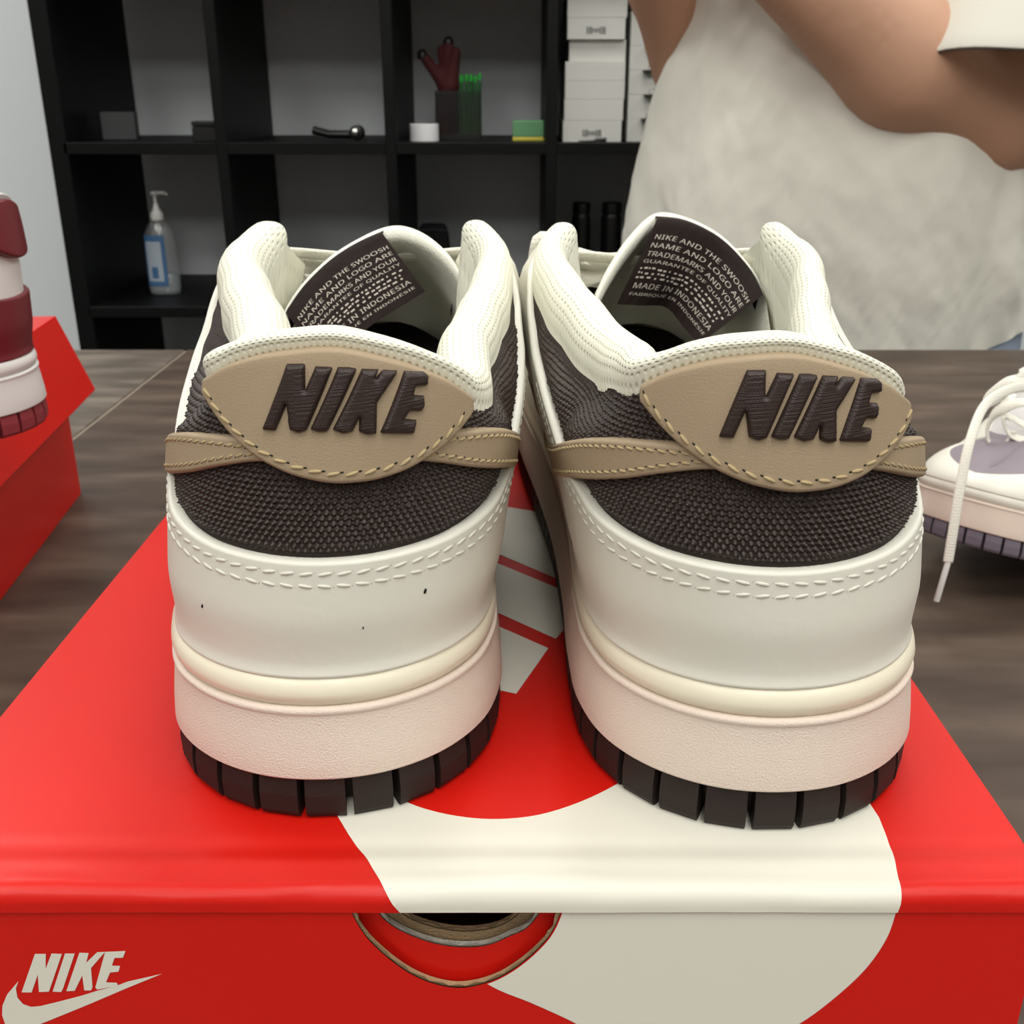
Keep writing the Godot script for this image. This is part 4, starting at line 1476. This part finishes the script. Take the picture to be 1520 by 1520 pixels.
# ---------------------------------------------------------------- all materials
func make_materials() -> void:
	var fine := ntex(0.09, 3, [], 1, 256)
	var grain := ntex(0.035, 4, [], 2, 256)
	var cell := ntex(0.06, 2, [], 6, 256, FastNoiseLite.TYPE_CELLULAR)
	var k := Vector3.ONE
	M.red = mat(c8(204, 24, 14), 0.36, null, 0.0, k, 0.45)
	M.white_print = mat(c8(222, 219, 206), 0.45)
	M.kraft = mat(c8(158, 132, 98), 0.9, fine, 0.02, k * 60.0)
	M.kraft_grey = mat(c8(176, 170, 158), 0.9, fine, 0.02, k * 60.0)
	M.dark_hole = mat(c8(34, 32, 18), 0.9)
	M.label_cloth = mat(c8(31, 21, 19), 0.85, stripes(), 0.02, k * 220.0, 0.3)
	M.label_ink = mat(c8(176, 168, 158), 0.8)
	M.tan = mat(c8(164, 145, 119), 0.55, fine, 0.006, k * 90.0, 0.4)
	M.cream_mid = mat(c8(222, 206, 193), 0.75, fine, 0.012, k * 80.0, 0.35)
	M.grey_hole = mat(c8(138, 136, 126), 0.9)
	M.welt = mat(c8(236, 228, 206), 0.32, grain, 0.004, k * 40.0, 0.5)
	M.white_leather = mat(c8(226, 224, 212), 0.42, grain, 0.004, k * 35.0, 0.45)
	M.dark_fabric = mat(c8(46, 32, 26), 0.48, null, 0.0, k, 0.55)
	M.dark_flat = mat(c8(46, 34, 30), 0.8, weave(), 0.05, k * 95.0)
	M.dark_rubber = mat(c8(38, 28, 25), 0.62, fine, 0.008, k * 60.0, 0.4)
	M.brown_thread = mat(c8(44, 29, 25), 0.5, satin(), 0.012, k * 160.0, 0.5)
	M.tan_thread = mat(c8(176, 156, 116), 0.6)
	M.white_thread = mat(c8(216, 214, 202), 0.5)
	M.collar = mat(c8(236, 235, 218), 0.85, dimples(), 0.035, k, 0.3)
	M.collar.uv1_triplanar = false
	M.tongue = mat(c8(232, 231, 218), 0.8, fine, 0.02, k * 60.0, 0.3)
	M.insole = mat(c8(34, 26, 23), 0.9, fine, 0.02, k * 60.0)
	M.lace = mat(c8(232, 230, 218), 0.8, weave(), 0.02, k * 160.0, 0.3)
	M.maroon = mat(c8(104, 18, 30), 0.45, grain, 0.004, k * 35.0)
	M.maroon_rubber = mat(c8(132, 44, 52), 0.6, fine, 0.008, k * 60.0)
	M.cool_white = mat(c8(214, 212, 210), 0.5, grain, 0.004, k * 35.0)
	M.lilac = mat(c8(142, 132, 140), 0.75, fine, 0.02, k * 50.0, 0.3)
	M.lilac_dark = mat(c8(112, 100, 104), 0.5, grain, 0.004, k * 35.0)
	M.grey_rubber = mat(c8(108, 100, 112), 0.65, fine, 0.008, k * 60.0)
	# setting
	M.wall_dim = mat(c8(150, 150, 148), 0.85, null, 0.0, k, 0.3)
	M.wall = mat(c8(240, 245, 248), 0.85, null, 0.0, k, 0.3)
	M.floor_grey = mat(c8(110, 108, 104), 0.6)
	M.black_board = mat(c8(10, 10, 11), 0.5, null, 0.0, k, 0.3)
	var w1 := ntex(0.010, 5, [0.0, c8(58, 47, 40), 0.35, c8(74, 61, 52), 0.6, c8(84, 70, 60), 1.0, c8(104, 90, 78)], 21, 512)
	M.wood = mat(Color.WHITE, 0.5, null, 0.0, Vector3(1.1, 6.0, 4.5), 0.4)
	M.wood.albedo_texture = w1
	var w2 := ntex(0.010, 5, [0.0, c8(74, 66, 58), 0.4, c8(94, 85, 76), 0.65, c8(112, 102, 92), 1.0, c8(134, 124, 112)], 27, 512)
	M.wood_pale = mat(Color.WHITE, 0.5, null, 0.0, Vector3(1.1, 6.0, 4.5), 0.4)
	M.wood_pale.albedo_texture = w2
	M.joint = mat(c8(150, 138, 122), 0.6, fine, 0.02, k * 20.0)
	# small things
	M.dark_grey = mat(c8(60, 62, 64), 0.6)
	M.black_plastic = mat(c8(12, 12, 13), 0.4)
	M.black_cloth = mat(c8(20, 20, 22), 0.9, fine, 0.02, k * 40.0)
	M.chrome = mat(c8(210, 208, 204), 0.15)
	M.chrome.metallic = 1.0
	M.white_paper = mat(c8(238, 238, 240), 0.8)
	M.white_card = mat(c8(206, 206, 200), 0.7)
	M.grey_ink = mat(c8(96, 96, 96), 0.8)
	M.dark_red = mat(c8(72, 17, 19), 0.8, fine, 0.03, k * 40.0)
	M.green = mat(c8(10, 92, 30), 0.45)
	M.green_bright = mat(c8(24, 176, 50), 0.45)
	M.yellow = mat(c8(206, 194, 84), 0.9, cell, 0.05, k * 25.0)
	M.sage = mat(c8(104, 156, 112), 0.95, cell, 0.08, k * 25.0)
	M.smoke = mat(Color(0.02, 0.02, 0.02, 0.55), 0.12)
	M.smoke.transparency = BaseMaterial3D.TRANSPARENCY_ALPHA
	M.smoke_green = mat(Color(0.01, 0.16, 0.04, 0.42), 0.12)
	M.smoke_green.transparency = BaseMaterial3D.TRANSPARENCY_ALPHA
	M.clear = mat(Color(0.95, 0.97, 0.98, 0.10), 0.08)
	M.clear.transparency = BaseMaterial3D.TRANSPARENCY_ALPHA
	M.gel = mat(Color(0.85, 0.9, 0.92, 0.22), 0.1)
	M.gel.transparency = BaseMaterial3D.TRANSPARENCY_ALPHA
	M.label_blue = mat(c8(70, 112, 158), 0.5)
	M.label_white = mat(c8(176, 188, 200), 0.5)
	M.white_plastic = mat(c8(226, 226, 222), 0.4)
	M.skin = mat(c8(196, 152, 126), 0.55, null, 0.0, k, 0.4)
	M.shirt = mat(c8(224, 222, 211), 0.9, ntex(0.03, 4, [], 31, 512), 0.006, Vector3(4.0, 26.0, 4.0), 0.2)
	M.jeans = mat(c8(176, 190, 212), 0.9, fine, 0.03, k * 20.0, 0.2)
	M.lamp = mat(Color.WHITE, 0.8)
	M.lamp.emission_enabled = true
	M.lamp.emission = c8(255, 253, 247)
	M.lamp.emission_energy_multiplier = 1.6


func tile_image(n: int, f: Callable) -> ImageTexture:
	var im := Image.create(n, n, false, Image.FORMAT_RF)
	for y in n:
		for x in n:
			im.set_pixel(x, y, Color(f.call(float(x) / n, float(y) / n), 0, 0))
	return ImageTexture.create_from_image(im)


func stripes() -> ImageTexture:
	return tile_image(32, func(x: float, y: float): return 0.5 + 0.5 * sin((x + y) * TAU))


func weave() -> ImageTexture:
	return tile_image(64, func(x: float, y: float):
		var r := int(y * 4.0)
		var u := fposmod(x * 4.0 + 0.5 * (r & 1), 1.0)
		return pow(absf(sin(y * 4.0 * PI)), 0.7) * (0.3 + 0.7 * pow(sin(u * PI), 2.0)))


func satin() -> ImageTexture:
	rng.seed = 9
	var row := PackedFloat32Array()
	for i in 64: row.append(rng.randf())
	return tile_image(64, func(x: float, y: float): return row[int(fposmod(y * 64.0 + 6.0 * x, 64.0))] * (0.7 + 0.3 * sin(x * TAU)))


func dimples() -> ImageTexture:
	return tile_image(128, func(x: float, y: float):
		var r := int(y * 8.0)
		var u := fposmod(x * 8.0 + 0.5 * (r & 1), 1.0) - 0.5
		var w := fposmod(y * 8.0, 1.0) - 0.5
		return 1.0 - exp(-(u * u * 26.0 + w * w * 26.0)))


# ---------------------------------------------------------------- the scene
func _ready() -> void:
	var cam := Camera3D.new()
	cam.name = "camera"
	add_child(cam)
	cam.position = w3(0, 0.133, 0)
	cam.rotation.x = -atan(619.0 / 1560.0)
	cam.fov = rad_to_deg(2.0 * atan(760.0 / 1560.0))
	cam.near = 0.01
	var attr := CameraAttributesPhysical.new()
	attr.frustum_focal_length = 12.0 / (760.0 / 1560.0)
	attr.frustum_near = 0.01
	attr.frustum_far = 50.0
	attr.frustum_focus_distance = 0.20
	attr.exposure_aperture = 40.0
	cam.attributes = attr
	cam.fov = rad_to_deg(2.0 * atan(760.0 / 1560.0))
	cam.current = true
	var we := WorldEnvironment.new()
	we.name = "environment"
	var env := Environment.new()
	env.background_mode = Environment.BG_COLOR
	env.background_color = c8(60, 62, 64)
	env.tonemap_mode = Environment.TONE_MAPPER_LINEAR
	env.tonemap_exposure = 0.86
	env.sdfgi_enabled = true
	env.ssao_enabled = true
	env.ssil_enabled = true
	we.environment = env
	add_child(we)
	make_materials()
	lidn.seed = 3
	lidn.frequency = 0.05
	# ceiling light panels
	for q in [[-1.5, -1.45], [0.15, -1.45], [1.8, -1.45], [-1.5, 0.7], [0.15, 0.7], [1.8, 0.7], [-1.5, 2.3], [0.15, 2.3], [1.8, 2.3]]:
		var t := thing("ceiling_light", "flat white light panel in the ceiling", "ceiling light", Vector3(q[0], 2.85, q[1]), 0, "ceiling light panels")
		var g := G.new()
		g.box(Vector3(0, -0.006, 0), Vector3(0.62, 0.012, 1.22), 0.002)
		part("frame", g, M.white_plastic, t)
		g = G.new()
		g.box(Vector3(0, -0.0125, 0), Vector3(0.58, 0.004, 1.18), 0.001)
		part("diffuser", g, M.lamp, t)
		var l := AreaLight3D.new()
		l.name = "panel_glow"
		l.area_size = Vector2(0.58, 1.18)
		l.light_energy = 2.0 if q[1] < 0.0 else 2.3
		l.light_color = c8(255, 253, 247)
		l.shadow_enabled = true
		t.add_child(l)
		l.position = Vector3(0, -0.017, 0)
		l.rotation_degrees.x = -90
	room()
	table()
	shelf()
	make_ring()
	main_box()
	other_box()
	person()
	shelf_things()
	sneakers()


func sneakers() -> void:
	var brown := {outsole = M.dark_rubber, midsole = M.cream_mid, welt = M.welt, fabric = M.dark_fabric, fabric_flat = M.dark_flat, counter = M.white_leather, stripe = M.tan, tab = M.tan, letter = M.brown_thread, collar = M.collar, insole = M.insole, tongue = M.tongue, lace = M.lace, tan_thread = M.tan_thread, white_thread = M.white_thread}
	var lines := [["NIKE AND THE SWOOSH", 0.07, 0.95, 0.185, 0.24], ["NAME AND LOGO ARE", 0.07, 0.95, 0.285, 0.34], ["TRADEMARKS AND YOUR", 0.07, 0.95, 0.385, 0.44], ["GUARANTEE OF QUALITY", 0.07, 0.95, 0.48, 0.53], ["-", 0.07, 0.93, 0.56, 0.60], ["-", 0.07, 0.93, 0.615, 0.655], ["-", 0.07, 0.93, 0.67, 0.71], ["MADE IN INDONESIA", 0.09, 0.93, 0.75, 0.81], ["FABRIQUÉ EN INDONÉSIE", 0.09, 0.93, 0.85, 0.90]]
	# left of the pair
	var L := thing("sneaker", "left-foot brown and cream low sneaker on the red box, its its label rolled sideways", "sneaker", w3(-0.0365, 0.0002, -0.1708), 3.0, "pair of brown and cream sneakers")
	sneaker(L, 1.0, brown, true, 0.0)
	var inv := L.transform.affine_inverse()
	var to_local := func(a: Array) -> PackedVector3Array:
		var p := PackedVector3Array()
		for v in a: p.append(inv * w3(v.x, v.y, v.z))
		return p
	tongue(L, to_local.call([Vector3(-0.0630, 0.0726, -0.2800), Vector3(-0.0623, 0.0768, -0.2900), Vector3(-0.0597, 0.0813, -0.3050), Vector3(-0.0543, 0.0861, -0.3190), Vector3(-0.0480, 0.0895, -0.3300), Vector3(-0.0404, 0.0923, -0.3370), Vector3(-0.0338, 0.0926, -0.3380), Vector3(-0.0263, 0.0898, -0.3360), Vector3(-0.0191, 0.0844, -0.3300), Vector3(-0.0143, 0.0780, -0.3220), Vector3(-0.0122, 0.0717, -0.3120), Vector3(-0.0132, 0.0663, -0.3000)]), brown, Vector3(0.002, 0.046, -0.212), 0.022, 0.0, [[0.80, 0.10, 0.83, 0.13, 0.85, 0.17, 0.87, 0.20], [0.84, 0.08, 0.86, 0.09, 0.87, 0.12], [0.85, 0.13, 0.87, 0.15, 0.865, 0.18, 0.88, 0.22], [0.87, 0.20, 0.89, 0.24, 0.90, 0.30], [0.80, 0.24, 0.82, 0.30, 0.83, 0.36]])
	label_patch(L, to_local.call([Vector3(-0.0617, 0.0777, -0.2870), Vector3(-0.0591, 0.0821, -0.3020), Vector3(-0.0538, 0.0869, -0.3160), Vector3(-0.0475, 0.0903, -0.3270), Vector3(-0.0401, 0.0930, -0.3350)]), to_local.call([Vector3(-0.0504, 0.0621, -0.2850), Vector3(-0.0461, 0.0672, -0.2960), Vector3(-0.0405, 0.0705, -0.3080), Vector3(-0.0337, 0.0736, -0.3170), Vector3(-0.0267, 0.0768, -0.3250)]), lines)
	lace_bars(L, 1.0, brown)
	for q in [[0.0198, 0.0466, 0.0006], [-0.0250, 0.0430, 0.00045], [0.0080, 0.0415, 0.0003]]:
		var g := G.new()
		g.seed_shape(P3(q[0], q[1], 0.00145), Vector3(0.3, 1, 0).normalized(), Vector3(On(q[0]).x, 0, On(q[0]).y), q[2] * 2.0, q[2] * 0.5)
		part("ink_speck", g, M.black_plastic, L)
	# right of the pair
	var R := thing("sneaker", "brown and cream sneaker with a V-creased label, heel standing on the white loop", "sneaker", w3(0.0505, 0.0002, -0.1668), 1.0, "pair of brown and cream sneakers")
	sneaker(R, -1.0, brown, true, 0.6)
	inv = R.transform.affine_inverse()
	to_local = func(a: Array) -> PackedVector3Array:
		var p := PackedVector3Array()
		for v in a: p.append(inv * w3(v.x, v.y, v.z))
		return p
	tongue(R, to_local.call([Vector3(0.0244, 0.0770, -0.3050), Vector3(0.0289, 0.0831, -0.3150), Vector3(0.0356, 0.0906, -0.3250), Vector3(0.0448, 0.0968, -0.3350), Vector3(0.0547, 0.0955, -0.3380), Vector3(0.0648, 0.0908, -0.3340), Vector3(0.0707, 0.0847, -0.3200), Vector3(0.0727, 0.0791, -0.3040), Vector3(0.0727, 0.0695, -0.2900)]), brown, Vector3(-0.002, 0.046, -0.212), 0.022)
	label_patch(R, to_local.call([Vector3(0.0445, 0.0976, -0.3330), Vector3(0.0543, 0.0961, -0.3360), Vector3(0.0644, 0.0915, -0.3320), Vector3(0.0703, 0.0854, -0.3180), Vector3(0.0716, 0.0799, -0.3020)]), to_local.call([Vector3(0.0309, 0.0753, -0.3120), Vector3(0.0396, 0.0731, -0.3220), Vector3(0.0485, 0.0706, -0.3320), Vector3(0.0519, 0.0675, -0.3180), Vector3(0.0544, 0.0652, -0.3030)]), lines)
	lace_bars(R, -1.0, brown)
	for q in [[w3(0.0180, 0.0874, -0.3380), w3(0.0125, 0.0907, -0.3450), w3(0.0090, 0.0880, -0.3500), w3(0.0082, 0.0816, -0.3520), w3(0.0113, 0.0801, -0.3450)], [w3(0.0122, 0.0736, -0.3500), w3(0.0075, 0.0701, -0.3550), w3(0.0053, 0.0656, -0.3570), w3(0.0064, 0.0619, -0.3550), w3(0.0107, 0.0646, -0.3480)], [w3(0.0221, 0.0848, -0.3450), w3(0.0273, 0.0828, -0.3500), w3(0.0324, 0.0821, -0.3520), w3(0.0375, 0.0832, -0.3500)], [w3(0.0214, 0.0771, -0.3450), w3(0.0266, 0.0776, -0.3500), w3(0.0309, 0.0799, -0.3520), w3(0.0364, 0.0819, -0.3500)]]:
		var lp := PackedVector3Array()
		for e in q: lp.append(inv * e)
		var lg := G.new()
		lg.tube(smooth(lp, 6), func(_f): return 0.0031, func(_f): return 0.0009, inv.basis * Vector3(0.35, 0.55, 0.75), 10)
		part("lace", lg, M.lace, R)
	# the maroon one on the other box
	var mar := {outsole = M.maroon_rubber, midsole = M.cool_white, welt = M.cool_white, fabric = M.cool_white, fabric_flat = M.cool_white, counter = M.maroon, stripe = M.maroon, tab = M.maroon, collar = M.cool_white, insole = M.insole, tongue = M.cool_white, lace = M.cool_white}
	var S := thing("sneaker", "maroon and white sneaker at the left edge, standing on the other red box", "sneaker", w3(-0.2045, 0.0, -0.438), 90.0)
	sneaker(S, 1.0, mar, false)
	plain_tongue(S, mar)
	lace_bars(S, 1.0, mar)
	# the grey-white one at the right edge
	var gw := {outsole = M.grey_rubber, midsole = M.cream_mid, welt = M.white_leather, fabric = M.lilac, fabric_flat = M.lilac, counter = M.white_leather, stripe = M.lilac_dark, tab = M.lilac_dark, collar = M.cool_white, insole = M.insole, tongue = M.cool_white, lace = M.lace}
	var D := thing("sneaker", "white and grey sneaker at the right edge, standing on the table with a loose lace", "sneaker", Vector3(0.455, TABLE + 0.002, -0.70), 131.0)
	D.transform.basis = D.transform.basis * Basis(Vector3.RIGHT, deg_to_rad(4.5))
	sneaker(D, 1.0, gw, false)
	plain_tongue(D, gw)
	lace_bars(D, 1.0, gw)
	inv = D.transform.affine_inverse()
	to_local = func(a: Array) -> PackedVector3Array:
		var p := PackedVector3Array()
		for v in a: p.append(inv * w3(v.x * 1.08, 0.133 + (v.y - 0.133) * 1.08, v.z * 1.08))
		return p
	var g := G.new()
	g.tube(smooth(to_local.call([Vector3(0.2536, 0.0001, -0.5000), Vector3(0.2390, 0.0018, -0.4900), Vector3(0.2211, -0.0019, -0.4750), Vector3(0.2101, -0.0146, -0.4600), Vector3(0.2055, -0.0331, -0.4520), Vector3(0.2037, -0.0514, -0.4480), Vector3(0.2029, -0.0693, -0.4460)])), func(_f): return 0.0026, func(_f): return 0.0008, inv.basis * Vector3(0, 0.3, 1), 10)
	part("lace", g, M.lace, D)
	for lp in [[Vector3(0.2573, 0.0028, -0.5093), Vector3(0.2477, 0.0008, -0.5093), Vector3(0.2395, -0.0061, -0.5093), Vector3(0.2371, -0.0103, -0.5093), Vector3(0.2424, -0.0075, -0.5093), Vector3(0.2510, 0.0008, -0.5093), Vector3(0.2597, 0.0080, -0.5093)], [Vector3(0.2649, -0.0110, -0.5093), Vector3(0.2530, -0.0103, -0.5093), Vector3(0.2437, -0.0152, -0.5093), Vector3(0.2404, -0.0237, -0.5093), Vector3(0.2432, -0.0322, -0.5093), Vector3(0.2498, -0.0351, -0.5093), Vector3(0.2539, -0.0251, -0.5093)], [Vector3(0.2658, -0.0251, -0.5093), Vector3(0.2565, -0.0208, -0.5093), Vector3(0.2498, -0.0173, -0.5093), Vector3(0.2479, -0.0201, -0.5093), Vector3(0.2525, -0.0269, -0.5093), Vector3(0.2617, -0.0304, -0.5093)]]:
		g = G.new()
		g.tube(smooth(to_local.call(lp)), func(_f): return 0.0030, func(_f): return 0.0008, inv.basis * Vector3(0.5, 0.6, 0.4), 10)
		part("lace", g, M.lace, D)
	g = G.new()
	g.tube(to_local.call([Vector3(0.2029, -0.0693, -0.4460), Vector3(0.2015, -0.079, -0.4455), Vector3(0.2001, -0.0887, -0.4450)]), func(_f): return 0.0015, func(_f): return 0.0013, inv.basis * Vector3(0, 0.3, 1), 10)
	part("lace_tip", g, M.white_plastic, D)


func plain_tongue(t: Node3D, c: Dictionary) -> void:
	tongue(t, pv([Vector3(-0.033, 0.085, -0.150), Vector3(-0.026, 0.097, -0.152), Vector3(-0.012, 0.104, -0.156), Vector3(0.0, 0.106, -0.158), Vector3(0.012, 0.104, -0.156), Vector3(0.026, 0.097, -0.152), Vector3(0.033, 0.085, -0.150)]), c, Vector3(0.0, 0.047, -0.232), 0.030)
